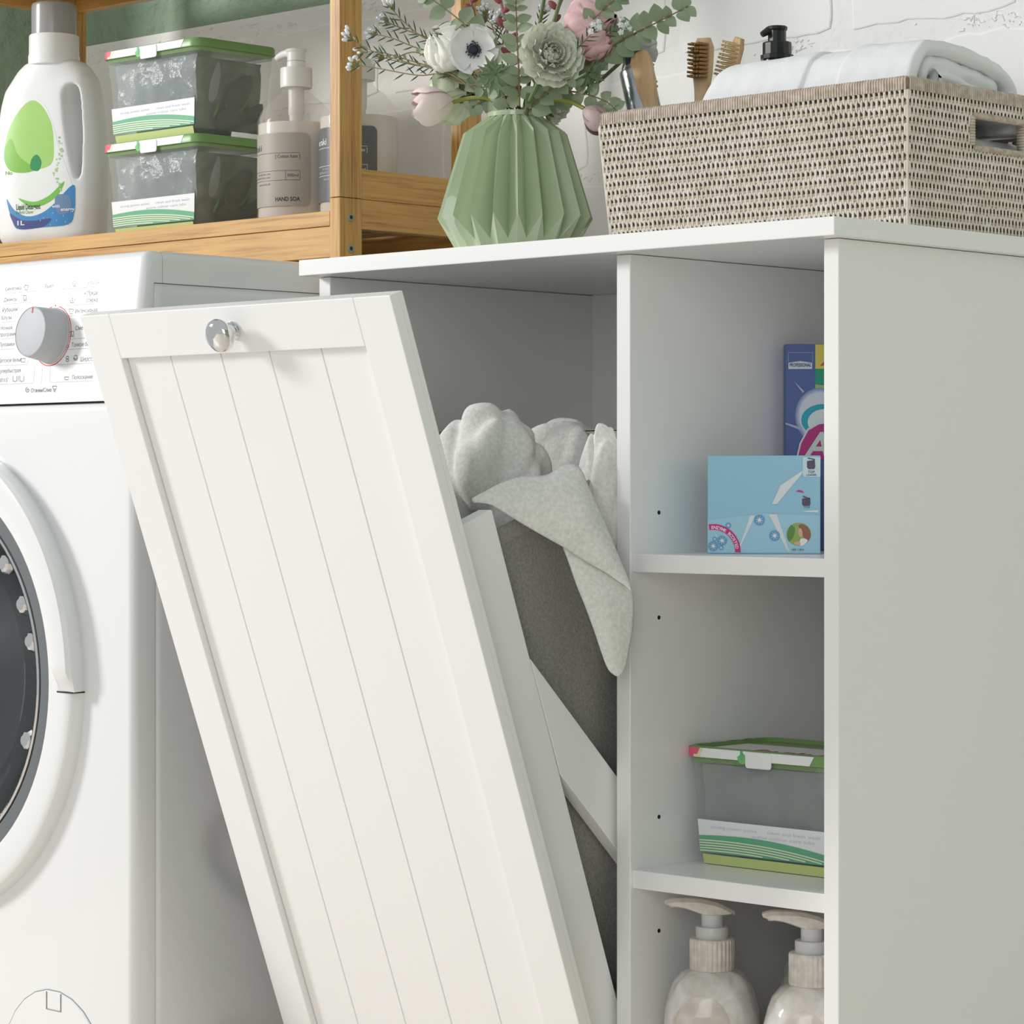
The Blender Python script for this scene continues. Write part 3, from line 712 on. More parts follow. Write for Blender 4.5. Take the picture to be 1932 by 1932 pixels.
# ------------------------------------------------------------------ detergent jug
DP = mat('jug_white_plastic', (236,237,237), .32, sss=.0)
jx, jy = -1.2640, .1900
jc = Vector((jx, jy, SZ))
jug = root('detergent_jug', 'white liquid detergent jug with side handle and grey cap on the rack', 'bottle', jc)
rows = []
JR = Matrix.Rotation(R(21), 3, 'Z')
prof = [(0,.048,.020),(.003,.055,.027),(.012,.0595,.0305),(.05,.0620,.0315),(.10,.0620,.0315),(.135,.0605,.0310),(.160,.0570,.0300),(.178,.0520,.0290),(.192,.0450,.0275),(.201,.0385,.0262),(.2065,.0315,.0255),(.2095,.0280,.0250)]
for z, a, b in prof:
    row = []
    a *= 1.09
    for i in range(64):
        th = 2*math.pi*i/64; n = 2/3.2 if z < .19 else 2/2.4
        cx, sy = math.cos(th), math.sin(th)
        x = a*math.copysign(abs(cx)**n, cx); y = b*math.copysign(abs(sy)**n, sy)
        if x > .02 and z > .13: z_ = z + .010*min(1,(x-.02)/.03)*min(1,(z-.13)/.05)
        else: z_ = z
        row.append((x, y, z_))
    rows.append(row)
body = grid('jug_raw', rows, DP, None, True, True, True, True)
loop = smooth_loop([(.030,.173),(.040,.182),(.0485,.173),(.0525,.140),(.0535,.105),(.0515,.078),(.0460,.076),(.039,.105),(.033,.140)], 4)
cut = plate('cut', [loop], .06, 0, lambda x, y, z: (x, z, y), DP, None, 2, False)
md = body.modifiers.new('b','BOOLEAN'); md.object = cut; md.operation = 'DIFFERENCE'; md.solver = 'EXACT'
m2 = body.modifiers.new('r','REMESH'); m2.mode = 'VOXEL'; m2.voxel_size = .0012; m2.use_smooth_shade = True
m3 = body.modifiers.new('s','SMOOTH'); m3.iterations = 45; m3.factor = .5
dg = bpy.context.evaluated_depsgraph_get(); me = bpy.data.meshes.new_from_object(body.evaluated_get(dg))
bpy.data.objects.remove(body); bpy.data.objects.remove(cut)
for v in me.vertices: v.co = JR @ v.co
me.materials.clear(); me.name = 'body'
jb = link('body', me, DP, jug, True)
bpy.context.view_layer.update()
bt = bvh_of(jb)
JEX, JEY = JR @ Vector((1,0,0)), JR @ Vector((0,1,0))
def jf(x, z, o=.0005):
    p = jc + JEX*x + Vector((0,0,z)) - JEY*.2
    h = bt.ray_cast(p, JEY)
    return h[0] + h[1]*(o*.28) if h[0] is not None else p + JEY*.2
CAPG = mat('cap_grey_clear', (186,186,186), .22, trans=.35)
cc = jc + Vector((.002,0,0))
lathe('neck_collar', [(.0270,.206),(.0292,.207),(.0292,.2175),(.0285,.2190),(.0283,.2400),(.0276,.2412),(.0250,.2415)], cc, PLAST, jug, 48)
lathe('cap', [(.0256,.2415),(.0256,.2740),(.0250,.2765),(.0235,.2778),(.0001,.2782)], cc, CAPG, jug, 48)
def jl(pts):
    r = []
    for px, py in pts:
        v = ray(px, py); p = CAM + v*((jc-JEY*.0315-CAM).dot(JEY)/v.dot(JEY)); r.append(((p-jc).dot(JEX), p.z-SZ))
    return r
out = smooth_loop(jl([(6,330),(4,290),(14,245),(34,210),(62,186),(84,200),(98,230),(110,275),(122,310),(133,345),(139,370),(138,400),(128,424),(80,430),(36,434),(22,422),(12,385)]), 4)
LBW = mat('label_white', (234,238,234), .35)
lab = fine('label', out, lambda x, z: jf(x, z, .0005), LBW, jug, .004)
def lp(name, pts, rgb, o, sm=True):
    q = jl(pts); q = smooth_loop(q, 4) if sm else q
    return fine(name, q, lambda x, z: jf(x, z, o), mat('jug_'+name, rgb, .4), lab, .004)
lp('green_ball', [(5,300),(8,265),(22,228),(44,198),(62,189),(80,202),(96,232),(101,270),(99,305),(80,318),(50,322),(20,320)], (164,208,112), .0008)
lp('green_shadow', [(5,300),(8,275),(20,262),(32,290),(52,308),(70,318),(48,326),(18,322)], (126,186,66), .0011)
lp('green_sprout', [(60,300),(70,292),(78,306),(72,322),(58,318)], (44,140,86), .0018)
lp('blue_wave', [(10,375),(26,396),(50,408),(78,402),(104,382),(135,348),(139,370),(137,400),(127,423),(80,429),(37,433),(23,421)], (70,138,196), .0008)
lp('deep_blue_wave', [(17,402),(40,415),(68,416),(96,412),(80,428),(37,432),(24,420)], (72,80,140), .0011)
lp('blue_lens', [(104,372),(116,366),(130,372),(132,392),(120,404),(106,398)], (112,140,180), .0011)
lp('green_foam', [(34,374),(64,381),(94,368),(120,342),(110,366),(88,384),(60,391)], (122,190,80), .0012)
for i in range(26):
    t_ = i/25; px_ = 104+10*math.sin(t_*5+1)+random.uniform(-4,4)+t_*14; py_ = 262+t_*96+random.uniform(-4,4)
    c0 = jl([(px_,py_)])[0]; fine('bubble_print', circle(c0[0],c0[1],random.uniform(.0007,.0018),8), lambda x, z: jf(x, z, .0013), mat('jug_bubble', (176,206,150), .4), lab)
p0 = jl([(30,396)])[0]; p1 = jl([(76,390)])[0]
text('name_print', 'Liquid Detergent', p1[0]-p0[0], .0066, lambda x, y: jf(p0[0]+x, p0[1]+y, .0016), mat('jug_text_green', (30,84,50), .5), lab, True)
p2 = jl([(30,404)])[0]; p3 = jl([(63,400)])[0]
text('powerful_print', 'Powerful Cleaner', p3[0]-p2[0], .0040, lambda x, y: jf(p2[0]+x, p2[1]+y, .0016), mat('jug_text_green2', (58,140,74), .5), lab)
p4 = jl([(32,425)])[0]; text('volume_print', '1L', .0098, .0052, lambda x, y: jf(p4[0]+x, p4[1]+y, .0016), PRINT_W, lab, True)
p5 = jl([(98,392)])[0]; text('with_print', 'with', .0098, .0036, lambda x, y: jf(p5[0]+x, p5[1]+y, .0016), PRINT_W, lab, True)
p6 = jl([(114,398)])[0]; text('badge_print', 'energy', .0165, .0040, lambda x, y: jf(p6[0]+x, p6[1]+y, .0018), PRINT_W, lab, True)
p7 = jl([(8,330)])[0]; text('side_print', 'No', .010, .0045, lambda x, y: jf(p7[0]+x, p7[1]+y, .0016), mat('jug_text_lime', (120,180,70), .5), lab, True)
for px_, py_ in ((82,411),(100,402),(106,415),(118,407),(95,424),(122,418),(76,416)):
    c0 = jl([(px_,py_)])[0]; s_ = .0011
    poly('star_print', [(c0[0],c0[1]+s_),(c0[0]+s_*.3,c0[1]),(c0[0],c0[1]-s_),(c0[0]-s_*.3,c0[1])], lambda x, z: jf(x, z, .0016), PRINT_W, lab)
# ------------------------------------------------------------------ pleated green vase
VC = Vector((-.4535, .110, ZT))
VG = mat('vase_sage_glaze', (180,195,160), .16, coat=.9)
NP = 20; phs = math.atan2(CAM.y-VC.y, CAM.x-VC.x) + R(2)
def vr(levels):
    rows = []
    for ro, zo, ri, zi in levels:
        rows.append([VC+Vector(((ro if i % 2 == 0 else ri)*math.cos(phs+math.pi*i/NP), (ro if i % 2 == 0 else ri)*math.sin(phs+math.pi*i/NP), zo if i % 2 == 0 else zi)) for i in range(2*NP)])
    return rows
lv = [(.0520,.0003,.0500,.0003),(.0718,.0345,.0535,.0125),(.0480,.1130,.0405,.1020),(.0258,.1285,.0240,.1285)]
bm = bmesh.new(); rws = [[bm.verts.new(p) for p in r] for r in vr(lv)]
n = 2*NP
for a, b in zip(rws, rws[1:]):
    for i in range(n):
        j = (i+1) % n
        q = (a[i],a[j],b[j],b[i])
        if i % 2 == 0: bm.faces.new((q[0],q[1],q[2])); bm.faces.new((q[0],q[2],q[3]))
        else: bm.faces.new((q[0],q[1],q[3])); bm.faces.new((q[1],q[2],q[3]))
bm.faces.new(rws[0][::-1])
es = [e for e in bm.edges if len(e.link_faces) == 2 and e.calc_face_angle(0) > R(8)]
bmesh.ops.bevel(bm, geom=es, offset=.0007, segments=2, profile=.5, affect='EDGES')
vase = root('vase', 'sage green pleated ceramic vase full of flowers on the cabinet top', 'vase', VC)
from_bm('pleated_body', bm, VG, vase, True, None, 22, True)
lathe('rim', [(.0262,.1278),(.0262,.1318),(.0255,.1326),(.0243,.1322),(.0236,.1290),(.0230,.110)], VC, VG, vase, 48, cap=False)
# ------------------------------------------------------------------ flowers
MOUTH = VC + Vector((0,0,.131))
STEM = mat('stem_green', (104,122,78), .5); STEMY = mat('stem_olive', (138,142,66), .5); STEMB = mat('stem_brown', (126,114,74), .6); STEMM = mat('stem_mauve', (142,104,104), .6)
EUC = mat('eucalyptus_green', (158,172,142), .5, var=(30,(140,156,124))); LEAFD = mat('needle_leaf_dark', (66,88,72), .5); LEAFG = mat('fern_leaf_green', (124,146,110), .5); SEP = mat('sepal_green', (92,112,74), .5)
WPET = mat('anemone_white', (236,236,234), .55); GPET = mat('ranunculus_green', (230,234,214), .6, var=(70,(240,241,230))); TPET = mat('tulip_pale_pink', (248,226,222), .45, var=(16,(250,236,232)))
PPET = mat('peony_pink', (232,190,194), .55); CPET = mat('peony_cream', (244,244,234), .55); GRPET = mat('peony_pale_green', (218,228,198), .55); MAUVE = mat('tulip_mauve', (184,160,160), .5)
BUD = mat('waxflower_bud', (232,234,236), .5); REDB = mat('catkin_rose', (148,78,84), .75, bump=(300,.5,.001)); NAVY = mat('anemone_centre', (44,48,68), .6); SAGE = mat('waxflower_base', (128,124,76), .6)
GRP = 'cut flowers and greenery in the sage vase'
def fl_root(name, label, cat): return root(name, label, cat, MOUTH, GRP)
def mouth(k):
    rnd = random.Random(k); a = rnd.uniform(0, 6.28); r = rnd.uniform(.004,.017); return MOUTH+Vector((r*math.cos(a), r*math.sin(a), -.05))
def stem(parent, end, k, m=STEM, r=.0018, bend=(0,0,0), name='stem', start=None, mid=None):
    s = mouth(k) if start is None else start; e = Vector(end)
    r0 = Vector((s.x, s.y, MOUTH.z)); md = (r0*.5+e*.5)+Vector(bend)
    pts = spline([s, s*.4+r0*.6, r0*.55+md*.45 if mid is None else mid[0], md if mid is None else mid[1], e], 5)
    tube(name, pts, r, m, parent, 7); return pts
def frame(d, roll=0):
    d = Vector(d).normalized(); a = d.cross(Vector((0,0,1)))
    if a.length < 1e-3: a = Vector((1,0,0))
    a.normalize(); b = a.cross(d); c, s = math.cos(roll), math.sin(roll)
    return a*c+b*s, b*c-a*s, d            # side, up, forward
def petal_rows(c, fr, L, W, cup, nu=7, nv=7, curl=0, ruf=0, base=.15, seed=0, shape=1.0):
    """petal leaving c along fr[2]-ish: fr = (side, up, forward); grows along 'up', cups towards 'forward'"""
    rows = []
    for i in range(nu+1):
        t = i/nu; w = W*(base+(1-base)*math.sin(math.pi*min(1,t*.5*shape+.02))**1.0)*(1 if t < .82 else math.sqrt(max(0,1-((t-.82)/.205)**2)))
        row = []
        for j in range(nv+1):
            s = -1+2*j/nv
            h = cup*L*(t*t*.9) + W*.35*s*s*cup - curl*L*max(0,t-.55)**2*3
            rf = ruf*L*math.sin(s*5+seed*2.1+t*3)*t*t + ruf*L*.7*noise.noise(Vector((s*2+seed, t*3, seed)))
            row.append(c + fr[0]*(s*w*.5) + fr[1]*(L*(t-.12*cup*t*t)) + fr[2]*(h+rf))
        rows.append(row)
    return rows
def petal(name, *a, m=None, parent=None, **k): return grid(name, petal_rows(*a, **k), m, parent)
def rosette(t, c, d, layers, m, name='petal', seed=0, ruf=.05):
    """layers: (count, length, width, opening angle in degrees from the axis, cup)"""
    A, B, D = frame(d); q = 0
    for n_, L, W, op, cup in layers:
        for i in range(n_):
            an = 2*math.pi*(i/n_)+q*.7+seed; q += .13
            rad = A*math.cos(an)+B*math.sin(an); side = D.cross(rad)
            up = (D*math.cos(R(op))+rad*math.sin(R(op))).normalized(); fw = (D*math.sin(R(op))-rad*math.cos(R(op))).normalized()
            petal(name, c+rad*L*.03, (side, up, fw), L, W, cup, m=m, parent=t, ruf=ruf, seed=seed+i*1.7+n_)
def globe(t, c, d, L, Rm, layers, m, name='petal', seed=0, ruf=.03, edge=.11):
    """petals lying on nested egg shells: layers = (count, scale, half span in degrees, opening)"""
    A, B, D = frame(d)
    for li, (n_, sc_, span, op) in enumerate(layers):
        for i in range(n_):
            a0 = 2*math.pi*i/n_+li*1.1+seed; rows = []; rj = random.Random(li*40+i+int(seed*10)); Lk = L*sc_*rj.uniform(.9,1.06)
            for u in range(10):
                q = u/9; rr = Rm*sc_*max(.02,math.sin(math.pi*min(.98,.04+(.5+.42*(1-op))*q)))**.65*(1+op*.9*q*q); row = []
                ws = R(span)*(math.sin(math.pi*min(.5,.14+.55*q))*(1 if q < .75 else math.sqrt(max(.02,1-((q-.75)/.27)**2))))
                for v in range(9):
                    s_ = -1+v/4; an = a0+ws*s_
                    k = 1+ruf*math.sin(s_*5+i*2+li)*q*q+ruf*1.5*noise.noise(Vector((s_*1.7+i, q*3, seed+li)))+.05*(i % 2)+edge*s_*(.4+.6*q)
                    row.append(c+(A*math.cos(an)+B*math.sin(an))*(rr*k)+D*(Lk*(q-.10*q*s_*s_)))
                rows.append(row)
            grid(name, rows, m, t)
def leaf(name, c, d, nrm, L, W, m, parent, bend=.15, n=6, tip=1.0):
    d = Vector(d).normalized(); nrm = Vector(nrm); side = d.cross(nrm)
    if side.length < 1e-3: side = d.cross(Vector((1,.2,.1)))
    side.normalize(); nrm = side.cross(d); rows = []
    for i in range(n+1):
        t = i/n; w = W*.5*(math.sin(math.pi*t**.8)**.75 if 0 < t < 1 else .03)
        p = c+d*(L*t)+nrm*(-bend*L*t*t)
        rows.append([p-side*w+nrm*w*.25, p, p+side*w+nrm*w*.25])
    return grid(name, rows, m, parent)
def VP(px, py, dy=0.0): return at(px, py, Y=VC.y+dy)
TOCAM = (CAM-MOUTH).normalized()
SIDE = RV.copy(); UPZ = Vector((0,0,1))
def dirc(r, u, f=0): return (SIDE*r+UPZ*u+TOCAM*f).normalized()
# white anemone with a dark eye
t = fl_root('anemone', 'white anemone with dark blue eye, left of the vase centre', 'flower'); c = VP(895,95,-.035)
stem(t, c, 1, bend=(0,-.012,.0), r=.0017); dd = dirc(-.12,.12,.98)
rosette(t, c, dd, [(4,.0235,.027,80,.16),(4,.0225,.026,70,.22)], WPET, seed=.4, ruf=.045)
eye = bmesh.new(); bmesh.ops.create_uvsphere(eye, u_segments=16, v_segments=10, radius=.0042); bmesh.ops.translate(eye, verts=eye.verts, vec=c+dd*.0035)
from_bm('eye', eye, NAVY, t, True)
A,B,D_ = frame(dd); bm = bmesh.new()
for i in range(54):
    a = i*2.399; r_ = .0050+.0030*random.random(); e = c+(A*math.cos(a)+B*math.sin(a))*r_+D_*(.0045+.001*random.random())
    tube_bm(bm, [c+D_*.003, e], .00018, 3); bmesh.ops.create_icosphere(bm, subdivisions=1, radius=.00062, matrix=Matrix.Translation(e))
st_ = from_bm('stamens', bm, NAVY, t); st_['kind'] = 'stuff'
# big green ranunculus
t = fl_root('ranunculus', 'large pale green ranunculus with tightly layered petals', 'flower'); c = VP(1040,105,-.030)
stem(t, c, 2, bend=(.0,-.008,-.012), r=.0022); dd = dirc(.20,.25,.9)
rosette(t, c-dd*.008, dd, [(13,.0315,.0190,84,.26),(13,.0305,.0185,74,.34),(13,.0285,.0175,64,.42),(12,.0262,.0160,55,.48),(12,.0240,.0145,47,.52),(11,.0218,.0130,39,.55),(10,.0195,.0115,32,.58),(9,.0172,.0100,25,.6),(8,.0150,.0085,18,.6),(6,.0128,.0070,11,.6),(4,.0110,.0055,5,.6)], GPET, seed=1.1, ruf=.045)
rosette(t, c-dd*.007, -dd, [(5,.016,.007,105,.1)], SEP, 'sepal', 2)
# tulips drooping left and right
def tulip(label, px, py, dy, tipdir, m, L, k, mids, op=6):
    t = fl_root('tulip', label, 'flower'); c = VP(px,py,dy)
    p = stem(t, c, k, STEMY, .0020, mid=mids)
    globe(t, c, tipdir, L, L*.40, [(3,.92,58,.16),(3,1.0,54,.30)], m, seed=.5, ruf=.03, edge=.08)
tulip('pale pink tulip drooping over the left side of the vase', 853,193,-.02, dirc(-.97,-.12,.25), TPET, .040, 3, [VP(935,195,-.01), VP(898,184,-.018)], 10)
tulip('dusky mauve tulip hanging beside the wicker basket', 1103,205,.0, dirc(.75,-.62,.15), MAUVE, .028, 4, [VP(1030,196,-.005), VP(1068,190,-.002)], 6)
# peonies
t = fl_root('peony', 'creamy white peony at upper left of the bouquet', 'flower'); c = VP(852,92,-.010); stem(t, c, 5, bend=(-.01,0,.01)); dd = dirc(-.55,.45,.5)
globe(t, c-dd*.016, dd, .040, .0225, [(6,.72,46,.40),(7,.86,40,.26),(9,.96,30,.12),(10,1.02,25,.02),(9,1.06,22,-.08),(7,1.05,22,-.2)], CPET, seed=.2, ruf=.08, edge=.16)
t = fl_root('peony', 'pale green peony tucked behind the pink tulip, left', 'flower'); c = VP(870,175,.012); stem(t, c, 6, bend=(-.01,.0,.0)); dd = dirc(-.45,.0,-.35)
rosette(t, c-dd*.004, dd, [(8,.034,.030,78,.25)], GRPET, seed=.9, ruf=.05)
globe(t, c-dd*.012, dd, .040, .026, [(7,.95,40,.25),(8,1.0,32,.05),(7,1.0,28,-.1)], GRPET, seed=.9, ruf=.05)
rosette(t, c-dd*.012, -dd, [(5,.018,.006,95,.0)], SEP, 'sepal', .3)
t = fl_root('peony', 'soft pink peony at upper right of the bouquet', 'flower'); c = VP(1115,55,.010); stem(t, c, 7, bend=(.015,.01,.0)); dd = dirc(.55,.3,.5)
globe(t, c-dd*.020, dd, .044, .026, [(7,.82,46,.36),(8,.92,36,.20),(9,1.0,28,.08),(8,1.03,24,-.05),(7,1.04,22,-.2)], PPET, seed=1.9, ruf=.06, edge=.15)
t = fl_root('peony', 'pale cream peony hidden low behind the vase, right', 'flower'); c = VP(1040,195,.035); stem(t, c, 8, bend=(.01,.01,-.005)); dd = dirc(.4,-.2,.2)
rosette(t, c-dd*.008, dd, [(7,.024,.022,66,.42),(6,.0225,.018,46,.48),(5,.020,.014,26,.5)], CPET, seed=2.9, ruf=.05)
t = fl_root('anemone', 'pale white anemone seen from behind at far right of the bouquet', 'flower'); c = VP(1195,95,.062); stem(t, c, 9, STEM, .0018, bend=(.0,.01,-.012)); dd = dirc(.75,.1,-.6)
rosette(t, c, dd, [(5,.0225,.025,74,.2),(4,.0215,.024,62,.25)], WPET, seed=.8, ruf=.05)
for q in range(12):      # frill of leaves behind it
    a = 2*math.pi*q/12; A,B,D_ = frame(dd); rr = A*math.cos(a)+B*math.sin(a)
    leaf('frill_leaf', c-D_*.003, rr*.9-D_*.35, -D_, .022, .0042, LEAFG, t, .1)
# frilly fern-like greens under the blooms
def frill(label, px, py, dy, d, k, L, n_=13):
    t = fl_root('anemone_leaf', label, 'leaf'); c = VP(px,py,dy); stem(t, c, k, STEM, .0016); A,B,D_ = frame(d)
    for q in range(n_):
        a = 2*math.pi*q/n_+.2; rr = A*math.cos(a)+B*math.sin(a); e = rr*.85+D_*(.45+.2*math.sin(q*2.3))
        leaf('frond', c, e, D_, L*(.8+.3*random.random()), L*.20, LEAFG, t, .12)
        for s_ in (-1,1): leaf('frond_tip', c+e.normalized()*L*.4, e+A.cross(rr)*.0+(rr.cross(D_))*.7*s_, D_, L*.42, L*.13, LEAFG, t, .1)
frill('feathery green collar leaf below the white anemone', 935,140,-.035, dirc(-.1,-.35,.9), 11, .020)
frill('feathery green collar leaf right of the ranunculus', 1108,138,-.004, dirc(.75,-.45,.3), 12, .023)
frill('feathery green leaf beneath the pink peony', 1168,70,.052, dirc(.2,-.6,.6), 13, .022)
# eucalyptus sprigs
def eucalyptus(label, pts, k, L, n_, m=EUC, start=None, dy=(0,0), pairs=True, rounded=.85):
    t = fl_root('eucalyptus_sprig', label, 'sprig')
    P = [VP(px,py,dy[0]+(dy[1]-dy[0])*i/(len(pts)-1)) for i,(px,py) in enumerate(pts)]
    P = spline(P, 8); tube('stem', P, lambda q: .0011-.0006*q, STEMB, t, 6)
    for q in range(n_):
        f_ = .12+.88*q/(n_-1); i = min(int(f_*(len(P)-1)), len(P)-2); d = (P[i+1]-P[i]).normalized(); p = P[i]
        side = d.cross(TOCAM).normalized(); rnd = random.Random(k*50+q)
        for s_ in ((-1,1) if pairs else ((-1)**q,)):
            tw = rnd.uniform(-.6,.6)
            e = side*s_*.85+d*rnd.uniform(.25,.6)+TOCAM*rnd.uniform(-.5,.5)
            nn = TOCAM*.8+side*s_*tw+UPZ*.4
            ll = L*(1.05-.45*f_)*rnd.uniform(.85,1.1)
            leaf('leaf', p, e, nn, ll, ll*rounded, m, t, .1)
    return t
eucalyptus('eucalyptus sprig with round leaves reaching far right over the basket', [(1060,150),(1120,112),(1180,72),(1240,42),(1298,12)], 1, .0225, 12, dy=(.02,.02))
eucalyptus('upright eucalyptus sprig in the middle of the bouquet', [(980,200),(979,140),(976,80),(974,20),(972,-20)], 2, .0195, 12, dy=(-.02,-.045), rounded=.62)
eucalyptus('eucalyptus sprig leaning to the upper left', [(960,190),(925,110),(880,50),(820,2),(800,-15)], 3, .0215, 9, dy=(.0,-.028))
eucalyptus('eucalyptus sprig crossing the pink peony, upper right', [(1010,190),(1060,100),(1110,45),(1150,8),(1170,-12)], 4, .0195, 9, dy=(.0,-.012))
eucalyptus('low eucalyptus sprig spilling right towards the basket rim', [(1010,200),(1050,175),(1095,175),(1140,190),(1160,205)], 5, .0195, 8, dy=(.0,.015))
eucalyptus('short eucalyptus sprig low in the left of the bouquet', [(960,200),(935,190),(910,192),(890,205)], 6, .0165, 6, dy=(-.01,-.015))
eucalyptus('thin eucalyptus twig with few leaves among the waxflower stems, left', [(900,160),(850,150),(790,100),(745,110)], 7, .0085, 7, dy=(-.01,-.015), pairs=False)
eucalyptus('eucalyptus twig with dark leaves behind the cream peony', [(945,190),(905,150),(870,110),(842,115)], 8, .0190, 6, dy=(.0,-.012))
eucalyptus('eucalyptus leaves just above the vase rim, right', [(1000,205),(1020,185),(1045,165),(1075,150)], 9, .0180, 5, dy=(-.015,-.022))
eucalyptus('eucalyptus leaves just above the vase rim, left', [(960,205),(950,180),(935,165),(905,165)], 10, .0165, 5, dy=(-.018,-.025))
# waxflower sprays with thin needle leaves and white buds
def waxflower(label, pts, k, dy, nb=8, bud=.0030, open_=False):
    t = fl_root('waxflower_spray', label, 'sprig')
    P = spline([VP(px,py,dy[0]+(dy[1]-dy[0])*i/(len(pts)-1)) for i,(px,py) in enumerate(pts)], 8)
    tube('stem', P, lambda q: .0009-.0005*q, STEMB, t, 5); rnd = random.Random(k)
    for q in range(13):
        f_ = .28+.66*q/12; i = min(int(f_*(len(P)-1)), len(P)-2); d = (P[i+1]-P[i]).normalized(); side = d.cross(TOCAM).normalized()*(1 if q % 2 else -1)
        leaf('needle_leaf', P[i], d*.8+side*.55+TOCAM*rnd.uniform(-.3,.3), TOCAM, rnd.uniform(.009,.014), .0014, LEAFD, t, -.15, 4)
    e = P[-1]; d = (P[-1]-P[-3]).normalized(); side = d.cross(TOCAM).normalized(); up2 = side.cross(d)
    for q in range(nb):
        a = q*2.4; b_ = e+d*rnd.uniform(.001,.009)+(side*math.cos(a)+up2*math.sin(a))*rnd.uniform(.001,.0075)
        tube('bud_stalk', [e-d*.004, b_], .00035, SAGE, t, 4)
        bm = bmesh.new(); bmesh.ops.create_icosphere(bm, subdivisions=2, radius=bud)
        x, y, z = frame((b_-e+d*.006))
        for v in bm.verts: co = v.co.copy(); v.co = b_+x*co.x*.62+y*co.y*.62+z*co.z
        bo = from_bm('bud', bm, BUD, t, True)
        if open_:
            for w_ in range(5):
                an = w_*1.2566; rr = x*math.cos(an)+y*math.sin(an); leaf('bud_petal', b_, rr*.9+z*.4, z, .0034, .0030, BUD, t, .1, 3)
        leaf('bud_cup', e-d*.002, b_-e, TOCAM, (b_-e).length*.8, .0016, SAGE, t, 0, 3)
waxflower('waxflower spray with white buds crossing the bamboo post, upper one', [(905,180),(850,140),(770,118),(700,95),(662,72)], 21, (-.01,-.03), 9)
waxflower('waxflower spray with white buds crossing the bamboo post, lower one', [(905,182),(850,140),(790,142),(720,130),(672,122)], 22, (-.01,-.025), 8)
waxflower('waxflower spray with one small bud cluster between the longer sprays', [(905,178),(850,140),(760,110),(715,98),(682,99)], 23, (-.01,-.027), 3)
waxflower('waxflower spray pointing up to the top left', [(890,150),(830,90),(790,65),(755,35),(738,14)], 24, (.0,-.02), 7)
waxflower('waxflower spray with opened flowers at upper left', [(880,140),(820,80),(770,58),(745,48),(728,40)], 25, (.0,-.02), 9, .0022, True)
waxflower('waxflower spray with opened flowers right of the bamboo post', [(895,160),(840,110),(780,88),(740,72),(706,64)], 26, (.0,-.022), 8, .0022, True)
waxflower('short waxflower spray with opened flowers above the tulip', [(900,165),(850,125),(800,125),(760,118),(720,108)], 27, (.005,-.015), 8, .0022, True)
waxflower('waxflower spray with white flowers beside the pink peony', [(1010,190),(1060,120),(1090,90),(1110,70),(1122,55)], 28, (-.005,-.025), 8, .0022, True)
waxflower('white waxflower cluster between peony and ranunculus, behind', [(990,195),(1000,120),(1012,70),(1020,40),(1026,22)], 29, (.01,.01), 12, .0024, True)
waxflower('white waxflower cluster behind the white anemone', [(970,190),(945,110),(935,70),(925,40),(918,25)], 30, (.01,.012), 14, .0026, True)
waxflower('white waxflower cluster left of the upright eucalyptus', [(975,190),(955,110),(948,75),(944,55),(940,40)], 31, (.005,.0), 12, .0026, True)
waxflower('white waxflower cluster right of the pink peony', [(1020,190),(1090,100),(1140,70),(1160,55),(1172,50)], 32, (.01,.005), 8, .0024, True)
# rose-red catkin twigs
def catkin(label, pts, k, dy, n_):
    t = fl_root('catkin_twig', label, 'sprig'); P = spline([VP(px,py,dy) for px,py in pts], 8); tube('stem', P, .0013, STEMM, t, 6); rnd = random.Random(k)
    for q in range(n_):
        f_ = .15+.85*q/(n_-1); p = P[min(int(f_*(len(P)-1)),len(P)-1)]; d = dirc((-1)**q*.8, .75, rnd.uniform(-.2,.5)); L = rnd.uniform(.010,.0135)
        x,y,z = frame(d); bm = bmesh.new(); bmesh.ops.create_icosphere(bm, subdivisions=2, radius=1)
        for v in bm.verts: co = v.co.copy(); v.co = p+z*(L*.5*(co.z+1))+(x*co.x+y*co.y)*L*.27
        from_bm('catkin', bm, REDB, t, True)
catkin('twig with rose-red catkins in the middle of the bouquet', [(968,205),(966,140),(958,70),(945,0),(940,-30)], 41, -.014, 11)
catkin('twig with rose-red catkins right of the middle', [(1000,205),(1018,120),(1040,50),(1062,-5)], 42, .004, 7)
catkin('twig with rose-red catkins behind the anemone', [(975,205),(930,110),(900,40),(885,-10)], 43, .02, 8)
# thick straight stems rising between the blooms
for i, (label, a, b) in enumerate((('bare green stem rising right of the ranunculus',(1000,200),(1060,-10)),('bare green stem beside the upright eucalyptus',(990,200),(1028,-10)),('bare green stem leaning left under the anemone',(965,205),(925,130)))):
    t = root('flower_stem', label, 'stem', MOUTH, GRP); A_ = VP(*a,-.004+.004*i); B_ = VP(*b,.0)
    tube('stem', [A_-Vector((0,0,.04)), A_, (A_+B_)/2, B_], .0019, STEM, t, 8)
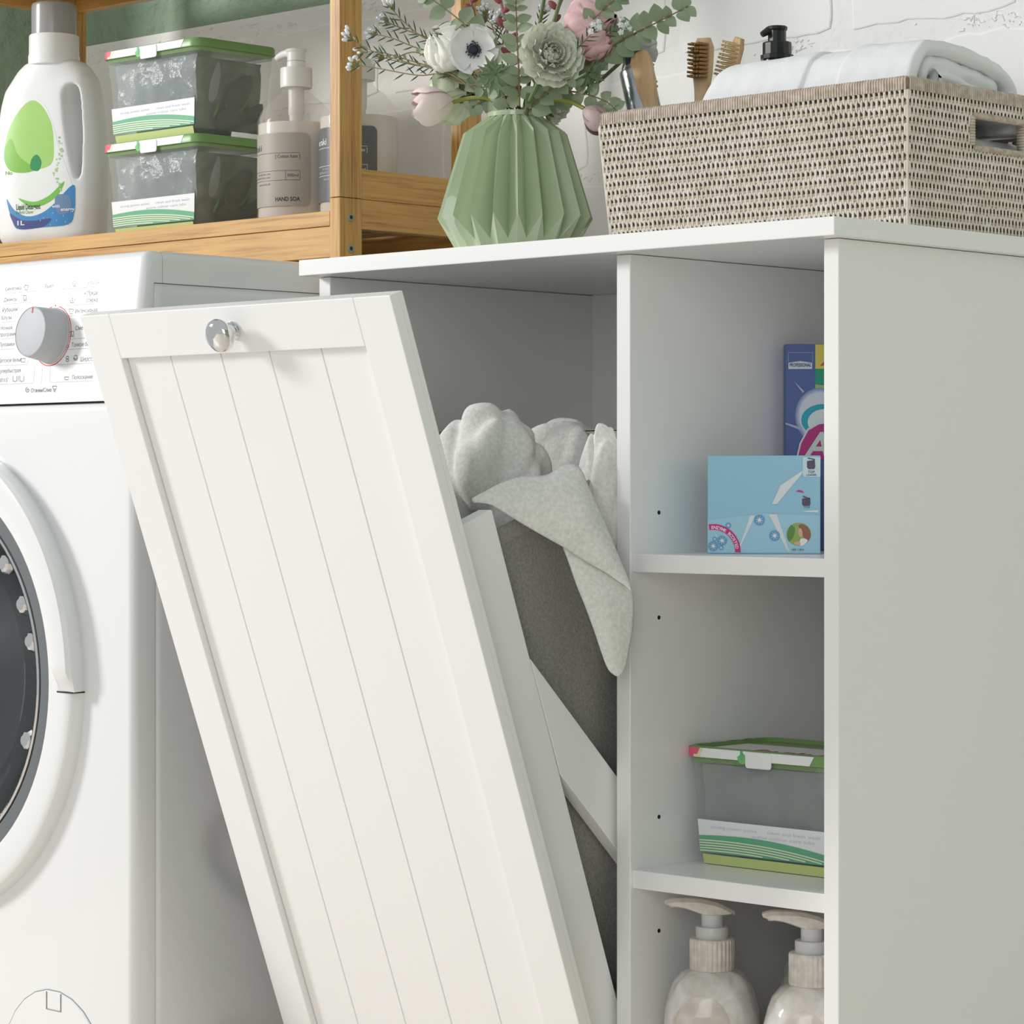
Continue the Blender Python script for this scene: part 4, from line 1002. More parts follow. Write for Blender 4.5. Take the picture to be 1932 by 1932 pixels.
# ------------------------------------------------------------------ wicker basket
BX1, BX0_, BYF, BYB = -.0105, -.3505, .1112, .3660
BH = .1215
WICK = mat('wicker_pale', (240,233,222), .6, var=(60,(222,211,196)))
WICKD = mat('wicker_core', (196,180,158), .7, var=(80,(166,148,124))); WICKB = mat('wicker_gap_shade', (84,74,62), .8)  # the darkest one paints the shade behind the weave
bk = root('wicker_basket', 'pale grey wicker basket with a handle hole on the cabinet top', 'basket', (-.18,.24,ZT))
def bpt(face, s, z, o):
    """point on a basket wall: s = 0..1 along it, z = height, o = outward offset"""
    k = (1-z/BH)*.0135; x0, x1, y0, y1 = BX0_+k, BX1-k*.25, BYF+k*.3, BYB-k*.3
    zz = ZT+.0006+z
    if face == 0: return Vector((x0+(x1-x0)*s, y0-o, zz))
    if face == 1: return Vector((x1+o, y0+(y1-y0)*s, zz+ (0 if z < .05 else 0)))
    if face == 2: return Vector((x1-(x1-x0)*s, y1+o, zz))
    return Vector((x0-o, y1-(y1-y0)*s, zz))
LENS = [BX1-BX0_, BYB-BYF, BX1-BX0_, BYB-BYF]
HY0, HY1, HZ0, HZ1 = .2035, .2760, .0735, .0975       # handle hole (y range, height range)
def in_hole(face, s, z):
    if face not in (1,3): return False
    y = bpt(face, s, z, 0).y; return HY0-.001 < y < HY1+.001 and HZ0 < z < HZ1
PER = .0150; ZTOP = BH-.0105
bm = bmesh.new(); bc = bmesh.new()
rnd = random.Random(5)
for face in range(4):
    N = int(LENS[face]/.00262)
    if face in (2,3): N = int(LENS[face]/.0052)
    for c_ in range(N):
        s = (c_+.5)/N; ph = (c_ % 2)*math.pi; amp = .00115; w = .00245*rnd.uniform(.85,1.1)
        if face in (2,3): w *= 2
        run = []; nz = 84; jit = rnd.uniform(-.25,.25)
        def flush(run):
            if len(run) < 2: return
            vv = []
            for z, o in run:
                a = bpt(face, s, z, o-.0006); d = (bpt(face, min(1,s+.001), z, 0)-bpt(face, s, z, 0)).normalized(); n_ = bpt(face, s, z, 1)-bpt(face, s, z, 0)
                vv.append([bm.verts.new(a-d*w*.5), bm.verts.new(a-d*w*.22+n_*.0008), bm.verts.new(a+d*w*.22+n_*.0008), bm.verts.new(a+d*w*.5)])
            for p, q in zip(vv, vv[1:]):
                for i in range(3): bm.faces.new((p[i],p[i+1],q[i+1],q[i]))
        for i in range(nz+1):
            z = ZTOP*i/nz
            if in_hole(face, s, z): flush(run); run = []; continue
            sn = math.sin(2*math.pi*z/PER+ph+jit); run.append((z, .0010+(amp*(.62+.38*sn) if sn > -.45 else amp*(.45-3.2*(-.45-sn)/.55))))
        flush(run)
    # horizontal cores
    m_ = int(ZTOP/(PER/2))
    for r_ in range(m_+1):
        z = min(ZTOP, r_*PER/2+.002)
        segs = [(0,1)]
        if face in (1,3) and HZ0-.001 < z < HZ1+.001:
            y0, y1 = bpt(face,0,z,0).y, bpt(face,1,z,0).y
            a, b = sorted(((HY0-y0)/(y1-y0), (HY1-y0)/(y1-y0))); segs = [(0,a),(b,1)]
        for a, b in segs:
            tube_bm(bc, [bpt(face,a+(b-a)*i/6,z,.0004) for i in range(7)], .0013, 6)
wv = from_bm('woven_strands', bm, WICK, bk, True); wv['kind'] = 'stuff'
hc = from_bm('woven_cores', bc, WICKD, bk, True); hc['kind'] = 'stuff'
# inner sheet, its dark colour painting the shade between the strands, with the handle openings left free
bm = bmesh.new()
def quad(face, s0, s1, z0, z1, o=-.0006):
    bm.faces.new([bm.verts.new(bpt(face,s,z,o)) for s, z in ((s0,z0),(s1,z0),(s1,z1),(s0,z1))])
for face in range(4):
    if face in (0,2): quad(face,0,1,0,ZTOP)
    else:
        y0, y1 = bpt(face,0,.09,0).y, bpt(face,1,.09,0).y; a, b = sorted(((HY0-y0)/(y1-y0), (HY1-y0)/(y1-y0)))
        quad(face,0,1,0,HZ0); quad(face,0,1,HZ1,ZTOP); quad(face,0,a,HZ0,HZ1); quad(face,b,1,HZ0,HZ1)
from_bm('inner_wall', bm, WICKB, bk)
k_ = .0135
mesh('basket_floor', [(BX0_+k_,BYF+.004,ZT+.002),(BX1-.004,BYF+.004,ZT+.002),(BX1-.004,BYB-.004,ZT+.002),(BX0_+k_,BYB-.004,ZT+.002)], [(0,1,2,3)], WICKD, bk)
for cx_, cy_ in ((0,0),(0,1),(2,0),(2,1)):
    tube('corner_cane', [bpt(cx_, cy_, ZTOP*i/12, .0006)+(bpt(1 if (cx_, cy_) in ((0,1),(2,0)) else 3, 0, 0, .0006)-bpt(1 if (cx_, cy_) in ((0,1),(2,0)) else 3, 0, 0, 0)) for i in range(13)], .0011, WICK, bk, 8)
# wrapped rim: short upright canes side by side
WR = mat('wicker_rim', (220,208,194), .55, var=(160,(188,172,156)))
bm = bmesh.new()
for face in range(4):
    N = int(LENS[face]/.0027)
    for i in range(N):
        s = (i+.5)/N; r_ = .00112*(.9+.25*((i*7919) % 13)/13)
        def rp(z, o): 
            p = bpt(face, s, BH, o); return Vector((p.x,p.y,ZT+z))
        tube_bm(bm, [rp(BH-.0100,.0016), rp(BH-.0012,.0019), rp(BH+.0004,.0008), rp(BH+.0004,-.0016), rp(BH-.0012,-.0026), rp(BH-.0100,-.0026)], r_, 5, False)
rm = from_bm('rim_wrapping', bm, WR, bk, True); rm['kind'] = 'stuff'
box('rim_core', 0,1,0,1,0,1, WICKD, bk, 0, fn=lambda x,y,z: bpt(0, x, BH-.009+.008*z, -.0008-.001*y))
box('rim_core', 0,1,0,1,0,1, WICKD, bk, 0, fn=lambda x,y,z: bpt(1, x, BH-.009+.008*z, -.0008-.001*y))
# wrapped posts at both ends of the handle hole, and canes turned round its top and bottom edge
bm = bmesh.new()
for y_, sg in ((HY0,-1),(HY1,1)):
    n_ = 10
    for i in range(n_):
        z = ZT+HZ0+(HZ1-HZ0)*(i+.5)/n_; x = BX1-.002
        tube_bm(bm, [(x-.002,y_+sg*.0048,z),(x+.0034,y_+sg*.0044,z),(x+.0044,y_+sg*.0022,z),(x+.0036,y_+sg*.0002,z),(x-.003,y_,z)], .00125, 6)
for i in range(30):
    y_ = HY0+(HY1-HY0)*(i+.5)/30
    for z, sg in ((HZ0,-1),(HZ1,1)):
        tube_bm(bm, [(BX1+.0012,y_,ZT+z+sg*.004),(BX1+.0022,y_,ZT+z+sg*.0012),(BX1+.0006,y_,ZT+z-sg*.0004),(BX1-.003,y_,ZT+z)], .0011, 5)
hw = from_bm('handle_wrapping', bm, WR, bk, True); hw['kind'] = 'stuff'

# ------------------------------------------------------------------ folded white towel in the basket
TOW = mat('white_terry', (240,241,242), .9, bump=(900,.35,.0012)); TOWS = mat('white_ribbed_band', (236,238,240), .8)
tw = root('folded_towel', 'thick white towel folded in the wicker basket', 'towel', (-.15,.22,ZT+.004))
ZR = ZT+BH
def towel_profile(n=90):
    """thick ribbon folded over itself, seen from its end: y, z in the basket's cross-section"""
    ctl = [(.138,ZT+.012),(.136,ZR-.035),(.137,ZR-.006),(.143,ZR+.014),(.158,ZR+.0275),(.185,ZR+.030),(.222,ZR+.027),(.262,ZR+.020),(.283,ZR+.008),(.277,ZR-.005),(.255,ZR-.006),(.225,ZR+.000),(.190,ZR+.007),(.170,ZR+.008)]
    return [(p.x,p.y) for p in spline([Vector((a,b,0)) for a,b in ctl], 7)]
def sweep(name, prof, x0, x1, thick, m, nx=40, end=1.0, seed=0, rip=.0012):
    P = [Vector((0,y,z)) for y,z in prof]; n_ = len(P); nor = []
    for i in range(n_):
        d = (P[min(i+1,n_-1)]-P[max(i-1,0)]).normalized(); nor.append(Vector((0,d.z,-d.y)))
    lp = [(p+q*thick*.5, q) for p, q in zip(P,nor)]
    cap_o = [(P[-1]+nor[-1]*thick*.5*math.cos(R(a))+Vector((0,-nor[-1].z,nor[-1].y))*-thick*.5*math.sin(R(a)), nor[-1]) for a in (45,90,135)]
    lp = lp + cap_o + [(p-q*thick*.5, -q) for p, q in reversed(list(zip(P,nor)))]
    rows = []
    for i in range(nx+1):
        t_ = i/nx; x = x0+(x1-x0)*t_
        sh = 0
        e = min(t_, 1-t_)*(x1-x0)
        rnd_ = max(0, 1-e/.006)**2*thick*.42*end
        row = []
        for p, q in lp:
            w_ = rip*noise.noise(Vector((x*28+seed, p.y*60, p.z*60)))+rip*.6*noise.noise(Vector((x*80+seed, p.y*120, p.z*120)))
            dz = .004*math.sin((x+.30)*9)*max(0,(p.z-ZR)/.03)
            u_ = x-.10*(p.z-ZR); b_ = -.0022*max(0,min(1,(u_-BD0)/.002))*max(0,min(1,(BD1-u_)/.002))
            row.append(Vector((x, p.y, p.z+dz-.016*max(0,(TX0+.022-x)/.022)**2.5*max(0,(p.z-ZT)/.12)))+q*(w_-rnd_+b_))
        rows.append(row)
    o = grid(name, rows, m, tw, True, True)
    k = len(lp); n2 = n_; caps = []
    for base in (0, (len(rows)-1)*k):
        for i in range(n2-1): caps.append((base+i, base+i+1, base+k-2-i, base+k-1-i))
        caps.append(tuple(base+n2-1+i for i in range(5)))
    bm_ = bmesh.new(); bm_.from_mesh(o.data); bm_.verts.ensure_lookup_table()
    for f in caps:
        try: bm_.faces.new([bm_.verts[i] for i in f]).smooth = True
        except ValueError: pass
    bm_.to_mesh(o.data); bm_.free()
    return o
TX0, TX1 = at(1322,180,Y=.140).x, -.022
BD0, BD1 = at(1524,110,Y=.145).x, at(1594,100,Y=.145).x
sweep('outer_fold', towel_profile(), TX0, TX1, .0125, TOW, 150)
inner1 = [(p.x,p.y) for p in spline([Vector((a,b,0)) for a,b in ((.262,ZR+.006),(.225,ZR+.012),(.185,ZR+.017),(.165,ZR+.014),(.160,ZR+.004),(.170,ZR-.002),(.210,ZR-.003),(.258,ZR-.008))], 6)]
sweep('inner_fold', inner1, TX0+.004, TX1-.004, .0165, TOW, 60, seed=3, rip=.004)
inner2 = [(p.x,p.y) for p in spline([Vector((a,b,0)) for a,b in ((.292,ZR-.030),(.290,ZR-.014),(.255,ZR-.008),(.205,ZR-.006),(.172,ZR-.012),(.160,ZR-.026),(.160,ZR-.060),(.170,ZT+.020))], 6)]
sweep('lower_fold', inner2, TX0+.004, TX1-.001, .0195, TOW, 60, seed=6, rip=.004)
for i in range(3):      # folded layers further down, seen through the handle hole
    z0 = ZT+.014+i*.0245
    box('lower_layer', TX0+.012,TX1-.006-.003*i,.172,.318,z0,z0+.0235, TOW, tw, .0105, 5, smooth=True)
# ------------------------------------------------------------------ silver tube, brushes and black pump bottle standing in the basket
def orient(o_, d, roll=0):
    A,B,D_ = frame(d, roll); return lambda x,y,z: Vector(o_)+A*x+B*y+D_*z
def bp(px, py, Y): return at(px, py, Y=Y)
SILV = mat('silver_tube', (176,182,186), .22, .9); CAPD = mat('cap_slate', (66,72,84), .35)
p0, p1 = bp(1215,205,.155), bp(1187,75,.155); ax = (p1-p0).normalized()
base = p0-ax*.045
tt = root('silver_bottle', 'silver cosmetic bottle with slate cap leaning in the basket corner', 'bottle', base)
f_ = orient(base, ax)
lathe('bottle_body', [(.0150,0),(.0155,.002),(.0155,.0795),(.0148,.082),(.0100,.0838),(.0092,.0840)], (0,0,0), SILV, tt, 40, fn=lambda p: f_(*p))
lathe('shoulder', [(.0094,.0835),(.0092,.0865),(.0088,.0870)], (0,0,0), mat('tube_shoulder', (150,136,128), .4), tt, 32, fn=lambda p: f_(*p))
lathe('cap', [(.0078,.0865),(.0080,.0870),(.0078,.1060),(.0072,.1075),(.0001,.1078)], (0,0,0), CAPD, tt, 32, fn=lambda p: f_(*p))
BEECH = wood('beech', 'z', (204,170,126), (216,186,146), (178,140,98), .7); BRIS = mat('bristle_cream', (214,192,150), .8); BRISB = mat('bristle_brown', (164,126,78), .85)
def brush(label, foot, head, fc, L, w, m_b, rows_, cols, bl, tr, back=False):
    """flat wooden brush: foot and head points, fc = direction its bristles point"""
    D_ = (head-foot).normalized(); A = D_.cross(fc).normalized(); N = A.cross(D_).normalized()
    t_ = root('wooden_brush', label, 'brush', foot, 'wooden brushes in the wicker basket')
    o = [(-.0075*w,0),(-.0095*w,L*.20),(-.0072*w,L*.38),(-.0060*w,L*.50),(-.0072*w,L*.62),(-.0098*w,L*.74),(-.0102*w,L*.93),(-.0062*w,L),(.0062*w,L),(.0102*w,L*.93),(.0098*w,L*.74),(.0072*w,L*.62),(.0060*w,L*.50),(.0072*w,L*.38),(.0095*w,L*.20),(.0075*w,0)]
    pl = plate('handle', [o], .0014*w, .0012*w, lambda x,y,z: foot+A*x+D_*y+N*z, BEECH, t_, 2)
    for i in range(rows_):
        for j in range(cols):
            x = (-.5+(i+.5)/rows_)*.0165*w; y = L*(.70+.265*(j+.5)/cols)
            a = foot+A*x+D_*y+N*(.0024*w); b = a+N*bl*w+A*random.uniform(-.0006,.0006)+D_*random.uniform(-.0006,.0006)
            tube('bristle_tuft', [a,(a+b)/2,b], tr*w, m_b, t_, 6, smooth=True)
    return t_
brush('wooden brush seen from its smooth back, in front of the silver bottle', bp(1258,330,.145), bp(1199,72,.145), dirc(.55,.15,-.82), .118, 1.08, BRIS, 3, 9, .0052, .0011)
brush('wooden brush with brown tufts turned towards the left', bp(1318,330,.215), bp(1328,84,.215), dirc(-.62,.12,.70), .125, 1.05, BRISB, 5, 9, .0105, .0012)
brush('wooden brush with pale bristles, half behind the towel', bp(1330,330,.250), bp(1392,86,.250), dirc(-.92,-.05,.38), .130, .95, BRIS, 3, 9, .0125, .0012)
BLKP = mat('black_pump_plastic', (40,42,42), .28)
pc_ = bp(1466,80,.335); pz = pc_.z
bb = Vector((pc_.x,.335,ZT+.004)); h0 = pz-bb.z
pb = root('black_pump_bottle', 'black pump bottle standing behind the white towel', 'bottle', bb)
lathe('bottle_body', [(.022,0),(.024,.003),(.024,h0-.034),(.021,h0-.026),(.0135,h0-.020),(.0130,h0-.014)], bb, BLKP, pb, 36)
lathe('collar', [(.0158,h0-.0165),(.0160,h0-.0125),(.0140,h0-.0118),(.0140,h0-.0015),(.0135,h0-.0002),(.0092,h0)], bb, BLKP, pb, 14, smooth=False)
hd = lathe('pump_head', [(.0088,h0-.001),(.0088,h0+.0105),(.0100,h0+.0120),(.0102,h0+.0140),(.0094,h0+.0150),(.0001,h0+.0152)], bb, BLKP, pb, 14, smooth=False)
q_ = -RV*.9+FV*-.3
tube('spout', [bb+Vector((0,0,h0+.0115)), bb+q_*.010+Vector((0,0,h0+.0105)), bb+q_*.0165+Vector((0,0,h0+.0065))], lambda s: .0050-.0022*s, BLKP, hd, 8)
# ------------------------------------------------------------------ washing powder cartons in the upper compartment
SH1, SH2 = .5777, .3099
def carton(name, label, px_l, px_r, d, z0, h, dep, face_rgb, side_rgb, yaw):
    """carton whose front face looks along -n; returns root, front mapping (u right, v up in metres), width"""
    p = CAM + (FV + RV*((px_l-CXP)/FPX))*d; p.z = z0
    ex = Vector((math.cos(yaw), math.sin(yaw), 0)); ey = Vector((-math.sin(yaw), math.cos(yaw), 0))
    v = ray(px_r, 900); k = Matrix(((v.x,-ex.x),(v.y,-ex.y))).inverted() @ Vector((p.x-CAM.x, p.y-CAM.y)); w = k[1]
    t = root(name, label, 'carton', p)
    f3 = lambda x, y, z: p+ex*x+ey*y+Vector((0,0,z))
    b = box('carton_body', 0,w,0,dep,0,h, mat(name+'_paper', face_rgb, .38), t, .0006, 2, f3)
    return t, b, (lambda u, v_, o=.0003: p+ex*u-ey*o+Vector((0,0,v_))), w, (lambda u, v_, o=.0003: p+ex*(w+o)+ey*u+Vector((0,0,v_)))
t, b, F_, w, G_ = carton('powder_carton', 'pale blue washing powder carton at the front of the upper shelf', 1335, 1548, 2.405, SH1, .0835, .040, (150,200,222), (90,160,180), R(39))
h = .0835
def fr(a, b_): return a*w, (1-b_)*h       # fractions of the face, from its top left corner
def zz(x, y): return fr((x-650)/790, (y-960)/688)
def shape(nm, pts, m, o=.0004, sm=False):
    q = [zz(*p) for p in pts]; q = smooth_loop(q,4) if sm else q; return poly(nm, q, lambda x, y: F_(x, y, o), m, b)
RAYW = mat('carton_ray_white', (222,228,230), .4); LB2 = mat('carton_light_blue', (162,208,227), .4); NVY = mat('carton_dark_ink', (84,82,96), .5); MAG = mat('carton_magenta', (206,36,128), .45); DISC = mat('carton_disc_blue', (98,160,206), .4)
shape('sky_band', [(651,1640),(1436,1640),(1436,1380),(1050,1365),(651,1410)], LB2, .0003)
for q in ([(1100,1300),(1135,1300),(1310,1090),(1316,1066),(1160,1170)],[(1310,1350),(1425,1340),(1424,1358),(1340,1356)],[(950,1380),(985,1380),(880,1600),(872,1596)],[(1080,1372),(1135,1372),(1225,1636),(1205,1620)]): shape('light_ray', q, RAYW, .0005)
for x, y, r_ in ((1013,1412,38),(1120,1521,38),(795,1450,20),(752,1556,36),(690,1595,36),(700,1545,16),(745,1606,18)):
    q = [zz(x+r_*math.cos(R(a)), y+r_*math.sin(R(a))) for a in range(0,360,20)]
    poly('star_disc', q, lambda u, v_: F_(u, v_, .0006), DISC, b)
    for k in range(4):
        a = R(45*k+12); qa = [(x+r_*.86*math.cos(a), y+r_*.86*math.sin(a)),(x-r_*.1*math.sin(a), y+r_*.1*math.cos(a)),(x-r_*.86*math.cos(a), y-r_*.86*math.sin(a)),(x+r_*.1*math.sin(a), y-r_*.1*math.cos(a))]
        shape('star_ray', qa, PRINT_W, .0008+k*.00004)
def arc_print(cx, cy, r0, r1, a0, a1, m, o, n=20):
    pts = [(cx+r1*math.cos(R(a0+(a1-a0)*i/n)), cy-r1*math.sin(R(a0+(a1-a0)*i/n))) for i in range(n+1)]+[(cx+r0*math.cos(R(a1+(a0-a1)*i/n)), cy-r0*math.sin(R(a1+(a0-a1)*i/n))) for i in range(n+1)]
    return shape('enzyme_arc', pts, m, o)
arc_print(690,1632,152,192,-2,100,MAG,.0006)
def arc_text(s, cx, cy, r_, a0, a1, hh, m):
    for i, ch in enumerate(s):
        if ch == ' ': continue
        a = a0+(a1-a0)*i/(len(s)-1); x, y = cx+r_*math.cos(R(a)), cy-r_*math.sin(R(a)); c0 = zz(x, y); th = R(a-90)
        text('arc_letter', ch, None, hh, lambda u, v_: F_(c0[0]+u*math.cos(th)-v_*math.sin(th), c0[1]+u*math.sin(th)+v_*math.cos(th), .0008), m, b, True, 'c')
arc_text('ENZYME BOOSTED', 690,1632,158, 92, 10, .0026, PRINT_W)
arc_text('FOR POWERFUL CLEANING', 690,1632,128, 92, 8, .0014, mat('carton_faint', (196,224,236), .5))
for i in range(26):
    a = random.uniform(5,95); r_ = random.uniform(30,125); x, y = 690+r_*math.cos(R(a)), 1632-r_*math.sin(R(a)); c0 = zz(x,y)
    poly('dot', circle(c0[0],c0[1],.0004,6), lambda u, v_: F_(u, v_, .0005), PRINT_W, b)
q = [(1316,972),(1440,972),(1440,1110),(1330,1110),(1316,1096)]; shape('badge', q, mat('carton_badge', (200,224,234), .4), .0005)
shape('loader_symbol', [(1346,1000),(1400,990),(1404,1040),(1396,1056),(1356,1056),(1346,1044)], NVY, .0007); shape('loader_lid', [(1352,975),(1402,985),(1402,992),(1352,984)], NVY, .0007)
for s, x, y, ww, hh in (('TOP',1352,1084,48,.0021),('LOADER',1342,1102,70,.0015),('NET 1.2KG',1240,1624,84,.0015)):
    c0 = zz(x,y); text('print', s, ww/790*w, hh, lambda u, v_: F_(c0[0]+u, c0[1]+v_, .0008), NVY, b, True)
shape('loader_symbol', [(1312,1262),(1366,1255),(1370,1300),(1362,1312),(1320,1312),(1312,1300)], NVY, .0007); shape('loader_lid', [(1318,1240),(1368,1262),(1368,1268),(1318,1250)], NVY, .0007)
shape('red_cap', [(1266,1212),(1286,1202),(1310,1205),(1328,1222),(1296,1216)], MAG, .0006)
c0 = zz(1322,1330); text('print', 'TOP', 44/790*w, .0018, lambda u, v_: F_(c0[0]+u, c0[1]+v_, .0008), NVY, b)
PHG = mat('carton_photo_green', (150,178,96), .5); PHD = mat('carton_photo_leaf', (98,140,70), .5); PHB = mat('carton_photo_brown', (150,104,78), .5); PHS = mat('carton_photo_skin', (220,176,146), .5)
shape('round_picture', [(1288+86*math.cos(R(a)),1510+80*math.sin(R(a))) for a in range(0,360,15)], PHG, .0006)
shape('picture_leaves', [(1206,1520),(1230,1450),(1262,1470),(1250,1530),(1222,1560)], PHD, .0007, True)
shape('picture_hair', [(1288,1452),(1316,1440),(1352,1462),(1370,1500),(1366,1540),(1340,1556),(1312,1510)], PHB, .0008, True)
shape('picture_face', [(1284,1478),(1304,1470),(1316,1505),(1308,1530),(1290,1520)], PHS, .0009, True)
shape('picture_sleeve', [(1300,1545),(1330,1540),(1350,1556),(1322,1586),(1296,1590)], PRINT_W, .0009, True)
shape('picture_hand', [(1256,1570),(1290,1560),(1300,1584),(1270,1586)], PHS, .0010, True)
mesh('side_label', [G_(.002,.004),G_(.034,.004),G_(.034,.078),G_(.002,.078)], [(0,1,2,3)], mat('carton_side', (196,208,196), .5), b)
for i in range(9): mesh('side_line', [G_(.004,.008+i*.0075,.0005),G_(.032,.008+i*.0075,.0005),G_(.032,.0095+i*.0075,.0005),G_(.004,.0095+i*.0075,.0005)], [(0,1,2,3)], mat('carton_side_ink', (126,150,150) if i % 3 else (206,110,100), .5), b)
# tall carton behind
t, b, F_, w, G_ = carton('tall_powder_carton', 'tall dark blue washing powder carton behind the pale blue one', 1482, 1636, 2.520, SH1, .1838, .022, (78,100,162), (78,100,162), R(43))
h = .1838; w2 = w
kx = 1/(3.716*2118)                       # metres per picture unit on this face
def z2(x, y): return ((x-1198)*kx, h-(y-188)*kx)
def shape2(nm, pts, rgb, o=.0004, sm=False, rough=.42):
    q = [z2(*p) for p in pts]; q = smooth_loop(q,4) if sm else q
    return poly(nm, q, lambda x, y: F_(x, y, o), mat('tall_'+nm, rgb, rough), b)
shape2('yellow_block', [(1406,190),(1770,190),(1770,360),(1406,360)], (222,208,98), .0004)
shape2('green_block', [(1406,360),(1770,360),(1770,470),(1406,470)], (0,158,122), .0004)
shape2('lime_block', [(1406,470),(1770,500),(1770,560),(1406,530)], (158,196,116), .0004)
c0 = z2(1440,335); text('red_letter', 'X', None, .0170, lambda u, v_: F_(c0[0]+u, c0[1]+v_, .0007), mat('tall_red', (206,52,48), .4), b, True, shear=.15)
lines('badge_frame', [[z2(1218,312),z2(1218,246),z2(1388,246),z2(1388,312)]], .00035, lambda u, v_: F_(u, v_, .0006), PRINT_L, b)
shape2('badge_panel', [(1218,362),(1384,362),(1384,318),(1300,306),(1218,318)], (214,218,230), .0005)
c0 = z2(1226,345); text('badge_print', 'PROFESSIONAL', 150*kx, .0030, lambda u, v_: F_(c0[0]+u, c0[1]+v_, .0008), mat('tall_navy', (44,58,110), .5), b, True, shear=.2)
for i, (r0, rgb) in enumerate(((176,(132,148,196)),(168,(158,172,210)),(158,(190,200,226)),(148,(214,222,236)))):
    shape2('halo_%d' % i, [(1440+r0*math.cos(R(a))*(1.0), 690+r0*1.12*math.sin(R(a))) for a in range(0,360,15)], rgb, .0005+i*.00015)
shape2('cyan_ring', [(1455+148*math.cos(R(a)), 720+112*math.sin(R(a))) for a in range(0,360,15)], (20,170,196), .0012)
shape2('ring_middle', [(1470+118*math.cos(R(a)), 735+92*math.sin(R(a))) for a in range(0,360,15)], (224,236,236), .0014)
for q in ([(1255,445),(1330,520),(1318,530)],[(1198,738),(1320,775),(1300,790),(1198,750)]): shape2('flare', q, (176,186,218), .0012)
shape2('swoosh_white', [(1270,990),(1296,880),(1350,780),(1430,735),(1520,725),(1520,1000)], (226,226,232), .0016)
shape2('swoosh_magenta', [(1282,990),(1306,886),(1358,792),(1432,750),(1520,740),(1520,1000)], (186,40,128), .0018)
c0 = z2(1318,985); text('big_letter', 'A', None, .0235, lambda u, v_: F_(c0[0]+u, c0[1]+v_, .0021), mat('tall_letter', (212,226,222), .4), b, True, shear=.22)

# ------------------------------------------------------------------ marbled pump dispensers in the lowest compartment
def marble():
    m = mat('marbled_resin', (222,220,215), .16, coat=.5)
    nt = m.node_tree; b_ = nt.nodes['Principled BSDF']; tc = nt.nodes.new('ShaderNodeTexCoord')
    n = nt.nodes.new('ShaderNodeTexNoise'); n.inputs['Scale'].default_value = 30; n.inputs['Detail'].default_value = 8; n.inputs['Distortion'].default_value = 1.6
    r_ = nt.nodes.new('ShaderNodeValToRGB'); e = r_.color_ramp.elements; e[0].position = .35; e[0].color = (*lin((236,235,231)),1); e[1].position = .7; e[1].color = (*lin((196,186,176)),1)
    nt.links.new(tc.outputs['Object'], n.inputs['Vector']); nt.links.new(n.outputs['Fac'], r_.inputs['Fac']); nt.links.new(r_.outputs['Color'], b_.inputs['Base Color'])
    bp_ = nt.nodes.new('ShaderNodeBump'); bp_.inputs['Strength'].default_value = .25; bp_.inputs['Distance'].default_value = .004
    n2 = nt.nodes.new('ShaderNodeTexVoronoi'); n2.inputs['Scale'].default_value = 75; nt.links.new(tc.outputs['Object'], n2.inputs['Vector'])
    nt.links.new(n2.outputs['Distance'], bp_.inputs['Height']); nt.links.new(bp_.outputs['Normal'], b_.inputs['Normal'])
    return m
MARB = marble(); TRAV = mat('travertine_pump', (206,198,188), .4, var=(120,(226,220,212)), bump=(160,.3,.002)); NECK = mat('neck_plastic', (206,206,206), .3)
ARCH = mat('arch_stone', (206,196,186), .2, var=(70,(222,216,208)), coat=.4)
